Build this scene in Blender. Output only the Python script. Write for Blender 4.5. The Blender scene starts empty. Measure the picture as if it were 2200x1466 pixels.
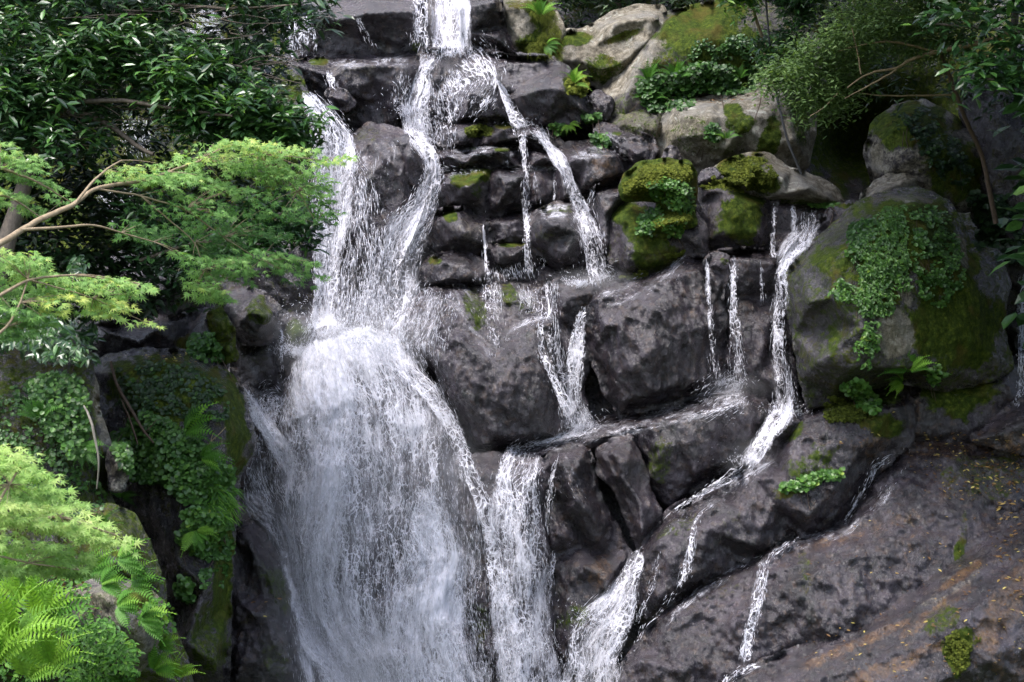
import bpy, math, random
import numpy as np
from mathutils import Vector, Matrix
from mathutils.geometry import delaunay_2d_cdt

rng = np.random.default_rng(7)
SC = bpy.context.scene
COL = SC.collection
rad = math.radians

# ------------------------------------------------------------------ camera, sky, sun, exposure
CAMZ = 7.0
F = 4086.0                                   # focal length in photograph pixels (2200 wide)
cam_d = bpy.data.cameras.new('camera'); cam = bpy.data.objects.new('camera', cam_d); COL.objects.link(cam)
cam.location = (0, 0, CAMZ); cam.rotation_euler = (rad(90), 0, 0)
cam_d.sensor_width = 36; cam_d.lens = F / 2200 * 36
cam_d.clip_start = 0.2; cam_d.clip_end = 2000
cam_d.dof.use_dof = True; cam_d.dof.focus_distance = 25.5; cam_d.dof.aperture_fstop = 8
SC.camera = cam
wd = bpy.data.worlds.new('World'); SC.world = wd; wd.use_nodes = True
wn = wd.node_tree; bgn = wn.nodes['Background']
sky = wn.nodes.new('ShaderNodeTexSky'); sky.sky_type = 'NISHITA'; sky.sun_disc = False
SUN_EL, SUN_AZ = 65.0, 222.0                 # azimuth measured from +Y, clockwise seen from above
sky.sun_elevation = rad(SUN_EL); sky.sun_rotation = rad(SUN_AZ)
sky.dust_density = 3.0; sky.ozone_density = 1.0
hs = wn.nodes.new('ShaderNodeHueSaturation'); hs.inputs['Saturation'].default_value = .8
wn.links.new(sky.outputs[0], hs.inputs['Color']); wn.links.new(hs.outputs[0], bgn.inputs[0]); bgn.inputs[1].default_value = 0.15
sd = bpy.data.lights.new('sun', 'SUN'); so = bpy.data.objects.new('sun', sd); COL.objects.link(so)
sd.energy = 1.25; sd.angle = rad(24); sd.color = (1.0, 0.975, 0.96)
_az = rad(SUN_AZ)
sdir = Vector((math.sin(_az) * math.cos(rad(SUN_EL)), math.cos(_az) * math.cos(rad(SUN_EL)), math.sin(rad(SUN_EL))))
so.rotation_euler = sdir.to_track_quat('Z', 'Y').to_euler()
SC.view_settings.view_transform = 'Standard'; SC.view_settings.look = 'None'
SC.view_settings.gamma = 1; SC.view_settings.use_curve_mapping = False
SC.view_settings.exposure = 1.95
SC.cycles.max_bounces = 5; SC.cycles.transparent_max_bounces = 16; SC.cycles.diffuse_bounces = 3
SC.cycles.glossy_bounces = 3; SC.cycles.transmission_bounces = 4; SC.cycles.caustics_reflective = False
SC.cycles.caustics_refractive = False; SC.cycles.sample_clamp_indirect = 4

def W(x, y, d):
    x = np.asarray(x, float); y = np.asarray(y, float); d = np.asarray(d, float)
    return np.stack([(x - 1100) * d / F, d + 0 * x, CAMZ + (733 - y) * d / F], -1)

# ------------------------------------------------------------------ noise
_p = np.random.default_rng(3).permutation(256); PERM = np.concatenate([_p, _p, _p])
_g = np.random.default_rng(4).normal(size=(256, 3)); GR = _g / np.linalg.norm(_g, axis=1)[:, None]
def pn(P, s=0):
    i = np.floor(P).astype(int); f = P - i; u = f * f * f * (f * (f * 6 - 15) + 10); i = i + s * 17
    r = 0
    for a in (0, 1):
        for b in (0, 1):
            for c in (0, 1):
                h = PERM[(PERM[(PERM[(i[:, 0] + a) & 255] + i[:, 1] + b) & 255] + i[:, 2] + c) & 255]
                w = (u[:, 0] if a else 1 - u[:, 0]) * (u[:, 1] if b else 1 - u[:, 1]) * (u[:, 2] if c else 1 - u[:, 2])
                r = r + w * np.einsum('ij,ij->i', GR[h], f - np.array([a, b, c]))
    return r * 1.6
def fbm(P, o=4, s=0, g=.5):
    r = 0; a = 1.; k = 1.
    for j in range(o):
        r = r + a * pn(P * k + 31.7 * j, s + j); a *= g; k *= 2.03
    return r
def facets(P, s=0):
    """piecewise planar relief: lower envelope of tilted planes round random centres (sharp arrises, scooped faces)"""
    i0 = np.floor(P).astype(int); best = np.full(len(P), 9.)
    for a in (-1, 0, 1):
        for b in (-1, 0, 1):
            for c in (-1, 0, 1):
                i = i0 + (a, b, c) + s * 13
                h = PERM[(PERM[(PERM[i[:, 0] & 255] + i[:, 1]) & 255] + i[:, 2]) & 255]
                cen = i - s * 13 + .5 + .45 * GR[h]
                q = P - cen
                v = np.einsum('ij,ij->i', GR[(h + 77) & 255], q) * .95 + .75 * np.einsum('ij,ij->i', q, q)
                best = np.minimum(best, v)
    return best

# ------------------------------------------------------------------ mesh helpers
def mesh_np(name, V, T, attrs=None, mats=None, smooth=True, uv=None):
    """V (n,3), T (m,3) or (m,4) -> mesh"""
    V = np.asarray(V, np.float32); T = np.asarray(T, np.int32)
    me = bpy.data.meshes.new(name); m, k = T.shape
    me.vertices.add(len(V)); me.vertices.foreach_set('co', V.ravel())
    me.loops.add(m * k); me.loops.foreach_set('vertex_index', T.ravel())
    me.polygons.add(m); me.polygons.foreach_set('loop_start', np.arange(0, m * k, k, dtype=np.int32))
    me.polygons.foreach_set('use_smooth', np.full(m, smooth))
    for an, av in (attrs or {}).items():
        av = np.asarray(av, np.float32)
        if av.ndim == 1:
            at = me.attributes.new(an, 'FLOAT', 'POINT'); at.data.foreach_set('value', av)
        else:
            at = me.attributes.new(an, 'FLOAT_VECTOR', 'POINT'); at.data.foreach_set('vector', av.ravel())
    for mt in (mats if isinstance(mats, (list, tuple)) else [mats] if mats else []):
        me.materials.append(mt)
    me.update(calc_edges=True); me.validate()
    return me
def link(name, me, parent=None, label=None, cat=None, group=None, kind=None):
    o = bpy.data.objects.new(name, me); COL.objects.link(o)
    if parent: o.parent = parent
    if label: o['label'] = label
    if cat: o['category'] = cat
    if group: o['group'] = group
    if kind: o['kind'] = kind
    return o
def inside(x, y, poly):
    x = np.asarray(x); y = np.asarray(y); r = np.zeros(x.shape, bool); n = len(poly)
    for i in range(n):
        x1, y1 = poly[i][:2]; x2, y2 = poly[(i + 1) % n][:2]
        if y1 == y2: continue
        c = ((y1 > y) != (y2 > y)) & (x < (x2 - x1) * (y - y1) / (y2 - y1) + x1); r ^= c
    return r
def dist_poly(x, y, poly):
    best = np.full(x.shape, 1e9); n = len(poly)
    for i in range(n):
        ax, ay = poly[i][:2]; bx, by = poly[(i + 1) % n][:2]
        dx, dy = bx - ax, by - ay; t = np.clip(((x - ax) * dx + (y - ay) * dy) / (dx * dx + dy * dy + 1e-9), 0, 1)
        best = np.minimum(best, np.hypot(x - ax - t * dx, y - ay - t * dy))
    return best

# ------------------------------------------------------------------ materials
class NT:
    def __init__(s, name):
        s.m = bpy.data.materials.new(name); s.m.use_nodes = True; s.t = s.m.node_tree; s.n = s.t.nodes; s.b = s.n['Principled BSDF']; s.out = s.n['Material Output']
    def node(s, ty, props=None, **ins):
        n = s.n.new('ShaderNode' + ty)
        for k, v in (props or {}).items(): setattr(n, k, v)
        for k, v in ins.items():
            key = int(k[1:]) if k[0] == '_' and k[1:].isdigit() else k.replace('_', ' ')
            s.set(n.inputs[key], v)
        return n
    def set(s, inp, v):
        if isinstance(v, bpy.types.NodeSocket): s.t.links.new(v, inp)
        else: inp.default_value = v
    def math(s, op, a, b=0., c=0., clamp=False):
        n = s.n.new('ShaderNodeMath'); n.operation = op; n.use_clamp = clamp
        s.set(n.inputs[0], a); s.set(n.inputs[1], b); s.set(n.inputs[2], c); return n.outputs[0]
    def attr(s, name, out='Fac'):
        n = s.n.new('ShaderNodeAttribute'); n.attribute_name = name; return n.outputs[out]
    def noise(s, vec, scale, detail=3, rough=.55, dist=0., out=0):
        n = s.node('TexNoise', Scale=scale, Detail=detail, Roughness=rough, Distortion=dist)
        if vec is not None: s.t.links.new(vec, n.inputs['Vector'])
        return n.outputs[out]
    def ramp(s, fac, stops):
        n = s.n.new('ShaderNodeValToRGB'); s.set(n.inputs[0], fac); e = n.color_ramp.elements
        while len(e) < len(stops): e.new(.5)
        for q, (p, c) in zip(e, stops): q.position = p; q.color = (*c, 1) if len(c) == 3 else c
        return n.outputs[0]
    def mix(s, fac, a, b, mode='MIX'):
        n = s.n.new('ShaderNodeMix'); n.data_type = 'RGBA'; n.blend_type = mode
        s.set(n.inputs[0], fac)
        for i, v in ((6, a), (7, b)):
            s.set(n.inputs[i], (*v, 1) if isinstance(v, tuple) and len(v) == 3 else v)
        return n.outputs[2]
    def scaled(s, vec, sc, loc=(0, 0, 0)):
        n = s.node('Mapping'); s.t.links.new(vec, n.inputs[0]); n.inputs[3].default_value = sc; n.inputs[1].default_value = loc; return n.outputs[0]
    def sstep(s, v, lo, hi, a=0., b=1.):
        n = s.n.new('ShaderNodeMapRange'); n.interpolation_type = 'SMOOTHSTEP'
        s.set(n.inputs[0], v); n.inputs[1].default_value = lo; n.inputs[2].default_value = hi; s.set(n.inputs[3], a); s.set(n.inputs[4], b); return n.outputs[0]

def rock_material():
    s = NT('rock'); geo = s.node('NewGeometry'); P = geo.outputs['Position']
    msk = s.node('SeparateXYZ'); s.t.links.new(s.attr('mask', 'Vector'), msk.inputs[0]); mo, ta, ru = msk.outputs
    n1 = s.noise(P, 1.6, 5, .6, .4); n2 = s.noise(P, 9, 4, .65); n3 = s.noise(P, 45, 3, .6)
    wetc = s.ramp(n1, [(.30, (.008, .007, .009)), (.5, (.021, .0165, .022)), (.68, (.050, .040, .051))])
    wetc = s.mix(s.sstep(n2, .5, .68, 0., .8), wetc, (.050, .030, .022))
    wetc = s.mix(s.sstep(s.noise(s.scaled(P, (1, 1, .35)), 5, 4, .7), .56, .72, 0., .5), wetc, (.020, .026, .018))
    tanc = s.ramp(n2, [(.32, (.085, .075, .058)), (.5, (.175, .155, .12)), (.66, (.29, .265, .22))])
    tanc = s.mix(s.sstep(n1, .42, .62, 0., .75), tanc, (.165, .16, .15))
    tanc = s.mix(s.sstep(s.noise(P, 3.3, 5, .7, .6), .58, .64, 0., .8), tanc, (.33, .33, .29))
    rusc = s.ramp(n2, [(.35, (.040, .020, .013)), (.62, (.10, .055, .028)), (.76, (.24, .15, .06))])
    jit = s.math('MULTIPLY', s.math('SUBTRACT', s.math('ADD', n2, s.noise(P, 26, 3, .7)), 1.0), .9)
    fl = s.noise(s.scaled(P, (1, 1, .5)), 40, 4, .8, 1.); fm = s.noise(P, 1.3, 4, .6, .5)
    wetc = s.mix(s.math('MULTIPLY', s.sstep(fl, .54, .70), s.sstep(fm, .36, .62, 0.04, .28)), wetc, (.28, .25, .32))  # pale lavender flecks: glints and sheen of the wet film painted into base colour
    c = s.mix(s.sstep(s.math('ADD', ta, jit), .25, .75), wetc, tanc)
    c = s.mix(s.sstep(s.math('ADD', ru, jit), .3, .9), c, rusc)
    mossf = s.sstep(s.math('ADD', mo, jit), .34, .62)
    mossc = s.ramp(s.noise(P, 14, 5, .75), [(.3, (.013, .024, .005)), (.5, (.040, .062, .010)), (.7, (.11, .135, .018))])
    mossc = s.mix(s.sstep(s.noise(P, 2.5, 3), .5, .7, 0., .8), mossc, (.075, .062, .016))
    c = s.mix(mossf, c, mossc)
    c = s.mix(1., c, s.ramp(n3, [(.25, (.55, .55, .55)), (.75, (1.35, 1.35, 1.35))]), 'MULTIPLY')
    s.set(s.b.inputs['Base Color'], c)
    dry = s.math('MAXIMUM', s.sstep(ta, .2, .7), mossf)
    rr = s.math('ADD', s.sstep(s.noise(P, 6, 4), .3, .7, .13, .33), s.math('MULTIPLY', dry, .45))
    s.set(s.b.inputs['Roughness'], rr)
    s.set(s.b.inputs['Specular IOR Level'], s.math('SUBTRACT', .36, s.math('MULTIPLY', dry, .30)))
    # relief: coarse grain, fine trickling film stretched down the face, moss pile
    b1 = s.noise(P, 9, 8, .68, .4)
    b2 = s.noise(s.scaled(P, (1, 1, .36)), 28, 5, .75, .6)
    b3 = s.noise(P, 120, 3, .75)
    h = s.math('ADD', s.math('MULTIPLY', b1, 1.7), s.math('MULTIPLY', b2, .9))
    h = s.math('ADD', h, s.math('MULTIPLY', b3, s.math('MULTIPLY', mossf, .55)))
    bp = s.node('Bump', Strength=1.0, Distance=.020, Height=h)
    s.set(s.b.inputs['Normal'], bp.outputs[0])
    s.set(s.b.inputs['Coat Weight'], s.math('MULTIPLY', s.math('SUBTRACT', 1., dry, clamp=True), .8)); s.set(s.b.inputs['Coat Roughness'], s.sstep(s.noise(P, 3.5, 4), .35, .65, 0.05, .20)); s.b.inputs['Coat IOR'].default_value = 1.42
    s.set(s.b.inputs['Coat Normal'], s.node('Bump', Strength=1.0, Distance=.030, Height=s.math('ADD', b2, s.math('MULTIPLY', b1, .35))).outputs[0])
    return s.m
ROCK = rock_material()

def leaf_material(name, stops, rough=.45, trans=.35, spec=.5):
    s = NT(name); r = s.attr('rnd'); c = s.ramp(r, stops)
    c = s.mix(1., c, s.ramp(s.noise(s.node('NewGeometry').outputs['Position'], 30, 2), [(.3, (.75,) * 3), (.7, (1.2,) * 3)]), 'MULTIPLY')
    s.set(s.b.inputs['Base Color'], c); s.b.inputs['Roughness'].default_value = rough; s.b.inputs['Specular IOR Level'].default_value = spec
    tr = s.node('BsdfTranslucent'); s.set(tr.inputs[0], s.mix(1., c, (1.15, 1.2, .6), 'MULTIPLY'))
    mx = s.node('MixShader'); mx.inputs[0].default_value = trans
    s.t.links.new(s.b.outputs[0], mx.inputs[1]); s.t.links.new(tr.outputs[0], mx.inputs[2]); s.t.links.new(mx.outputs[0], s.out.inputs[0])
    return s.m
def bark_material(name, a, b):
    s = NT(name); P = s.node('NewGeometry').outputs['Position']
    n = s.noise(s.scaled(P, (1, 1, .4)), 30, 5, .7)
    s.set(s.b.inputs['Base Color'], s.ramp(n, [(.3, a), (.7, b)])); s.b.inputs['Roughness'].default_value = .75
    s.set(s.b.inputs['Normal'], s.node('Bump', Strength=.6, Distance=.01, Height=n).outputs[0]); return s.m

# ------------------------------------------------------------------ rocks
ZC = 5; ZX0, ZY0, ZX1, ZY1 = -500, -500, 2700, 1900
ZB = np.full(((ZY1 - ZY0) // ZC, (ZX1 - ZX0) // ZC), 99.)
def splat(x, y, d):
    ix = ((x - ZX0) / ZC).astype(int); iy = ((y - ZY0) / ZC).astype(int)
    k = (ix >= 0) & (iy >= 0) & (ix < ZB.shape[1]) & (iy < ZB.shape[0])
    np.minimum.at(ZB, (iy[k], ix[k]), d[k])
def zfix():
    for _ in range(3):
        b = ZB.copy(); h = b > 90
        for dy in (-1, 0, 1):
            for dx in (-1, 0, 1): b = np.minimum(b, np.where(h, np.roll(ZB, (dy, dx), (0, 1)), 99))
        ZB[h] = b[h]
def zat(x, y):
    fx = np.clip((np.asarray(x, float) - ZX0) / ZC - .5, 0, ZB.shape[1] - 2); fy = np.clip((np.asarray(y, float) - ZY0) / ZC - .5, 0, ZB.shape[0] - 2)
    ix = fx.astype(int); iy = fy.astype(int); a = fx - ix; b = fy - iy
    return (ZB[iy, ix] * (1 - a) + ZB[iy, ix + 1] * a) * (1 - b) + (ZB[iy + 1, ix] * (1 - a) + ZB[iy + 1, ix + 1] * a) * b

def masks(x, y, base, ms, seed=0):
    M = np.tile(np.array(base, float), (len(x), 1))
    q = np.stack([x / 38., y / 38., 0 * x + seed * 1.7], -1); j = fbm(q, 3, seed) * .38
    for (cx, cy, rx, ry, rot, ch, st) in ms:
        c, s_ = math.cos(rad(rot)), math.sin(rad(rot)); u = (x - cx) * c + (y - cy) * s_; v = -(x - cx) * s_ + (y - cy) * c
        e = np.sqrt((u / rx) ** 2 + (v / ry) ** 2); k = np.clip((1.25 - e + j) / .5, 0, 1) * st
        i = 'gtr'.index(ch); M[:, i] = np.maximum(M[:, i], k) if st > 0 else M[:, i] * (1 + np.clip(k, -1, 0))
    return M
NROCK = [0]
def rock(name, label, D, out, inner=(), R=26, rd=.22, amp=1., s=5., base=(0, 0, 0), ms=(), thick=1.3, fs=1.6, kind=None, cat='rock', group=None, topmoss=0., vert=0.):
    NROCK[0] += 1; sd_ = NROCK[0]
    o = [(p[0], p[1], p[2] if len(p) > 2 else 0.) for p in out]
    area = sum(o[i][0] * o[(i + 1) % len(o)][1] - o[(i + 1) % len(o)][0] * o[i][1] for i in range(len(o)))
    if area < 0: o = o[::-1]
    # fine outline with jitter
    fx, fy = [], []
    for i in range(len(o)):
        a, b = o[i], o[(i + 1) % len(o)]; L = math.hypot(b[0] - a[0], b[1] - a[1]); n = max(1, int(L / s))
        for k in range(n): t = k / n; fx.append(a[0] + (b[0] - a[0]) * t); fy.append(a[1] + (b[1] - a[1]) * t)
    fx = np.array(fx); fy = np.array(fy)
    for _ in range(1):
        fx = .5 * fx + .25 * (np.roll(fx, 1) + np.roll(fx, -1)); fy = .5 * fy + .25 * (np.roll(fy, 1) + np.roll(fy, -1))
    q = np.stack([fx / 45, fy / 45, 0 * fx + sd_], -1)
    nx = fbm(q, 4, 5) * 7 * min(1, amp); ny = fbm(q + 50, 4, 9) * 7 * min(1, amp); fx = fx + nx; fy = fy + ny
    poly = list(zip(fx, fy)); mx_, my_ = fx.mean(), fy.mean(); tx_ = np.roll(fx, -1) - np.roll(fx, 1); ty_ = np.roll(fy, -1) - np.roll(fy, 1); tl_ = np.hypot(tx_, ty_) + 1e-6
    gr = 8. ; fx = fx + ty_ / tl_ * gr; fy = fy - tx_ / tl_ * gr
    nb = len(fx); poly = list(zip(fx, fy))
    x0, x1, y0, y1 = fx.min(), fx.max(), fy.min(), fy.max()
    gx, gy = np.meshgrid(np.arange(x0, x1, s), np.arange(y0, y1, s * .87)); gx[1::2] += s / 2
    gx = gx.ravel() + rng.uniform(-.25, .25, gx.size) * s; gy = gy.ravel() + rng.uniform(-.25, .25, gy.size) * s
    k = inside(gx, gy, poly); gx, gy = gx[k], gy[k]; dd = dist_poly(gx, gy, poly[::2]); k = dd > s * .6; gx, gy, dd = gx[k], gy[k], dd[k]
    X = np.concatenate([fx, gx]); Y = np.concatenate([fy, gy]); DE = np.concatenate([np.zeros(nb), dd])
    pts = [Vector((float(a), float(b))) for a, b in zip(X, Y)]
    r = delaunay_2d_cdt(pts, [], [list(range(nb))], 1, 1e-6)
    T = np.array([f for f in r[2] if len(f) == 3], int)
    if len(r[0]) != len(pts):                                      # merged or added points: re-read
        X = np.array([v[0] for v in r[0]]); Y = np.array([v[1] for v in r[0]]); DE = dist_poly(X, Y, poly)
        nb = 0
    # coarse depth
    cp = [Vector((p[0], p[1])) for p in o] + [Vector((p[0], p[1])) for p in inner]
    cd = np.array([p[2] for p in o] + [p[2] for p in inner])
    cr = delaunay_2d_cdt(cp, [], [list(range(len(o)))], 1, 1e-6)
    cv = np.array([(v[0], v[1]) for v in cr[0]]); cz = np.array([cd[q_[0]] if q_ else 0 for q_ in cr[3]])
    bestm = np.full(len(X), -1e9); Z = np.zeros(len(X))
    for f in cr[2]:
        a, b, c = cv[f[0]], cv[f[1]], cv[f[2]]; den = (b[0] - a[0]) * (c[1] - a[1]) - (c[0] - a[0]) * (b[1] - a[1])
        if abs(den) < 1e-6: continue
        l1 = ((b[0] - X) * (c[1] - Y) - (c[0] - X) * (b[1] - Y)) / den; l2 = ((c[0] - X) * (a[1] - Y) - (a[0] - X) * (c[1] - Y)) / den; l3 = 1 - l1 - l2
        m = np.minimum(np.minimum(l1, l2), l3); k = m > bestm
        L = np.clip(np.stack([l1, l2, l3], -1), 0, 1); L /= L.sum(1)[:, None]
        z = L @ np.array([cz[f[0]], cz[f[1]], cz[f[2]]]); bestm = np.where(k, m, bestm); Z = np.where(k, z, Z)
    e = np.clip(DE / (R * .33), 0, 1); Z = Z + .28 * rd * (1 - np.sqrt(np.clip(1 - (1 - e) ** 2, 0, 1)))
    d = D + Z
    P = W(X, Y, d); Pn = P * (1, 1, 1)
    Pn = Pn * (1, 1, .75) + .25 * Pn[:, [2, 1, 0]] * (1, 0, 0)
    h = amp * (.09 * fbm(Pn * 1.1 + sd_ * 3.1, 2, 2) + .07 - .15 * facets(Pn * fs + sd_ * 5.3, 1) - .10 * facets(Pn * fs * 2.7 + sd_, 2)
               + .040 * fbm(Pn * 6.5 + sd_, 4, 3, .64) + .020 * facets(Pn * fs * 7.5 + sd_, 3))
    h = h + .016 * (amp + .5 * vert) * fbm(P * (13, 13, 3.2) + sd_, 3, 6)
    if vert: h = h + vert * (.10 * fbm(Pn * (5, 5, 1.1), 3, 6))
    d = d - .06 + h
    P = W(X, Y, d)
    M = masks(X, Y, base, ms, sd_)
    if topmoss: M[:, 0] = np.maximum(M[:, 0], topmoss)
    n0 = len(X)
    if nb:                                                         # sides and back
        cx, cy = X[:nb].mean(), Y[:nb].mean(); rings = [P]; TT = [T]; prev = np.arange(nb); MM = [M]; off = n0
        for (sh, dz) in ((.99, .25), (.93, .6), (.75, 1.)):
            xr = cx + (X[:nb] - cx) * sh; yr = cy + (Y[:nb] - cy) * sh; Q = W(xr, yr, d[:nb] + thick * dz)
            cur = np.arange(off, off + nb); nxt = np.roll(np.arange(nb), -1)
            A = np.stack([prev, cur, cur[nxt]], -1); B = np.stack([prev, cur[nxt], prev[nxt]], -1); TT += [A, B]
            rings.append(Q); MM.append(M[:nb]); prev = cur; off += nb
        rings.append(W(np.array([cx]), np.array([cy]), np.array([d[:nb].mean() + thick])))
        MM.append(M[:1]); nxt = np.roll(np.arange(nb), -1)
        TT.append(np.stack([prev, np.full(nb, off), prev[nxt]], -1))
        P = np.concatenate(rings); M = np.concatenate(MM); T = np.concatenate(TT)
    splat(X, Y, d)
    # orient front faces towards the camera
    a, b, c = P[T[0, 0]], P[T[0, 1]], P[T[0, 2]]
    if np.cross(b - a, c - a)[1] > 0: T[:len(T)] = T[:, ::-1]
    cen = P[:n0].mean(0); me = mesh_np(name, P - cen, T, {'mask': M}, ROCK)
    ob = link(name, me, None, label, cat, group, kind); ob.location = cen
    return ob
# ------------------------------------------------------------------ ground and cliff behind everything
def base_depth(x, y):
    d = np.interp(y, [-1200, 0, 400, 700, 1100, 1466, 2200], [37, 31.6, 29.6, 28.2, 26.8, 26.3, 25.5])
    d = d + 2.6 * np.exp(-(((x - 1840) / 150) ** 2 + ((y - 340) / 130) ** 2)) + .9 * np.exp(-(((x - 1850) / 500) ** 2 + ((y - 150) / 260) ** 2))
    d = d + 1.6 * np.exp(-(((x - 2200) / 130) ** 2 + ((y - 760) / 200) ** 2))
    d = d - .35 * np.exp(-(((x - 700) / 160) ** 2 + ((y - 420) / 300) ** 2))
    return d
def make_cliff():
    s = 11; xs = np.arange(-1600, 3900, s); ys = np.arange(-900, 2300, s)
    X, Y = np.meshgrid(xs, ys); X = X.ravel().astype(float); Y = Y.ravel().astype(float)
    d = base_depth(X, Y); P = W(X, Y, d)
    d = d + .30 * facets(P * .9, 4) + .3 * fbm(P * .5, 2, 3) + .10 * facets(P * 2.6, 5) + .05 * fbm(P * 6, 3, 3)
    d = np.where(Y > 1600, d - (Y - 1600) * .002, d)
    P = W(X, Y, d); M = masks(X, Y, (.0, 0, 0), [(1950, 200, 420, 260, 0, 'g', .62), (100, 300, 560, 380, 0, 'g', .85), (2150, 300, 200, 300, 0, 'g', .5), (1300, -60, 260, 120, 0, 'g', .6)])  # moss patches at left and far right also darken the cliff as painted shade
    splat(X, Y, d)
    nx, ny = len(xs), len(ys); i = np.arange(nx * ny).reshape(ny, nx)
    Q = np.stack([i[:-1, :-1].ravel(), i[1:, :-1].ravel(), i[1:, 1:].ravel(), i[:-1, 1:].ravel()], -1)
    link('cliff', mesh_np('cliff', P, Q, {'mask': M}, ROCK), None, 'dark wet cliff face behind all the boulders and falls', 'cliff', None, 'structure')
make_cliff()
def make_ground():
    n = 60; a = np.linspace(-1, 1, n); X, Y = np.meshgrid(np.sign(a) * np.abs(a) ** 2 * 220, 30 + np.sign(a) * np.abs(a) ** 2 * 260)
    X = X.ravel(); Y = Y.ravel(); r = np.hypot(X, Y - 12)
    Z = -1.2 + .25 * fbm(np.stack([X / 4, Y / 4, 0 * X], -1), 3) 
    i = np.arange(n * n).reshape(n, n); Q = np.stack([i[:-1, :-1].ravel(), i[:-1, 1:].ravel(), i[1:, 1:].ravel(), i[1:, :-1].ravel()], -1)
    M = np.tile((.55, .2, 0.), (n * n, 1))
    link('ground', mesh_np('ground', np.stack([X, Y, Z], -1), Q, {'mask': M}, ROCK), None, 'dark mossy valley ground below the falls', 'ground', None, 'structure')
make_ground()

# ------------------------------------------------------------------ top of the fall
rock('boulder', 'dark overhanging slab left of the topmost fall', 30.2, [(628,30,.5),(690,4,.5),(800,-14,.5),(905,-20,.5),(915,60),(905,112),(880,124),(780,128),(700,128),(625,134),(612,80)],
     [(640,46,-.25),(700,34,-.7),(790,28,-.75),(890,24,-.7),(720,44,-.7),(762,52,-.6),(700,60,-.1),(780,90,-.15),(860,100,-.25),(660,110,-.1)], R=12, rd=.12, ms=[(720,30,80,14,0,'r',.35),(900,105,25,14,0,'g',.5)])
rock('boulder', 'bluish wet block right of the topmost fall', 29.9, [(1000,-20,.3),(1070,-20,.3),(1082,60),(1108,118),(1060,134),(1005,132),(1000,60)], [(1015,10,-.5),(1062,4,-.6),(1064,80,-.6),(1012,70,-.3),(1060,98,-.3),(1050,112,.0)], R=10, rd=.12)
rock('boulder', 'pale tan block with yellow moss above the falls', 30.1, [(1060,-20,.3),(1130,-10,.3),(1180,10,.3),(1206,70),(1208,128),(1150,138),(1098,126),(1068,90),(1062,30)], [(1085,15,-.35),(1140,20,-.4),(1120,90,-.45),(1170,90,-.3)], R=18, rd=.25,
     base=(.25,.8,0), ms=[(1165,30,30,40,0,'g',.75),(1150,100,40,40,0,'g',.7),(1110,10,30,12,0,'g',.6)])
rock('rock_slab', 'long flat ledge under the top left slab', 29.5, [(600,165,.2),(620,132,.6),(720,120,.7),(860,116,.7),(905,112,.6),(925,150),(905,200),(885,262),(888,330),(840,320),(780,300),(742,240),(690,212),(640,180)],
     [(640,142,-.35),(740,146,-.55),(800,142,-.6),(870,140,-.6),(800,170,-.45),(860,190,-.5),(850,250,-.4),(760,200,-.5),(715,165,-.45),(812,222,-.25)], R=14, rd=.14, fs=2.2, ms=[(683,132,20,8,0,'g',.9),(760,150,60,20,0,'t',.35)])
rock('rock_slab', 'broad wet face crossed by lacy water below the top fall', 29.2, [(905,110,.6),(1000,112,.6),(1100,122,.6),(1185,126,.5),(1215,150),(1222,190),(1160,240),(1090,262),(1000,262),(930,300),(885,290),(880,210)],
     [(930,128,-.2),(1090,135,-.25),(1160,135,-.3),(1000,170,-.35),(1110,200,-.35),(940,220,-.4),(1190,165,-.3)], R=14, rd=.15)
rock('boulder', 'triangular blue grey block beside the slanting jet', 28.75, [(960,205),(1000,172,.3),(1040,166,.3),(1062,170,.2),(1080,215),(1098,256),(1040,266),(975,268)], [(1050,182,-.45),(1060,215,-.5),(1070,245,-.45),(1010,200,-.4),(1000,245,-.4),(1025,252,-.2)], R=9, rd=.12)
rock('boulder', 'dark overhung block right of the slanting jet', 28.7, [(1090,215,.1),(1110,160,.5),(1160,136,.6),(1210,140,.5),(1240,180,.1),(1272,245),(1240,272),(1180,262),(1130,268)],
     [(1120,205,-.3),(1170,190,-.55),(1205,160,-.3),(1212,196,-.6),(1250,235,-.3),(1190,225,-.45),(1150,245,-.15),(1215,252,.0)], R=12, rd=.14, ms=[(1235,180,30,22,0,'g',.8),(1220,230,30,25,0,'r',.3)])
rock('boulder', 'small dark stone at the head of the left fall', 28.9, [(705,205),(720,194,.2),(742,200),(757,222),(740,236),(720,228)], [(728,212,-.25)], R=8, rd=.08, s=4, fs=3)
rock('rock_slab', 'smooth bluish bulge between the two upper falls', 28.3, [(745,300,.3),(790,268,.4),(850,280,.4),(895,300,.2),(900,350),(905,420),(885,480),(850,530),(800,600),(760,640),(745,560),(735,460),(735,360)],
     [(800,300,-.3),(860,310,-.3),(830,340,-.55),(780,400,-.4),(860,380,-.5),(865,460,-.4),(790,520,-.4),(880,330,-.35)], R=26, rd=.3, ms=[(790,292,26,20,0,'g',.35),(870,500,60,60,0,'g',.3)])
rock('boulder', 'rounded dark knob beside the second fall', 28.0, [(852,300),(878,292),(900,318),(908,360),(896,400),(872,390),(858,350)], [(880,340,-.3)], R=20, rd=.22)
rock('rock_slab', 'wet dark wall left of the left fall', 28.2, [(420,80,.2),(560,120,.2),(640,160,.2),(660,220),(680,300),(690,450),(700,620),(690,700),(640,720),(590,660),(520,560),(400,500),(180,470),(160,300),(260,120)],
     [(560,200,-.3),(610,300,-.3),(640,500,-.35),(600,430,-.2),(480,300,-.2),(300,380,-.3),(560,560,-.4),(640,620,-.3)], R=30, rd=.3, base=(.3,0,0), ms=[(350,300,350,300,0,'g',.6)])
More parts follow.
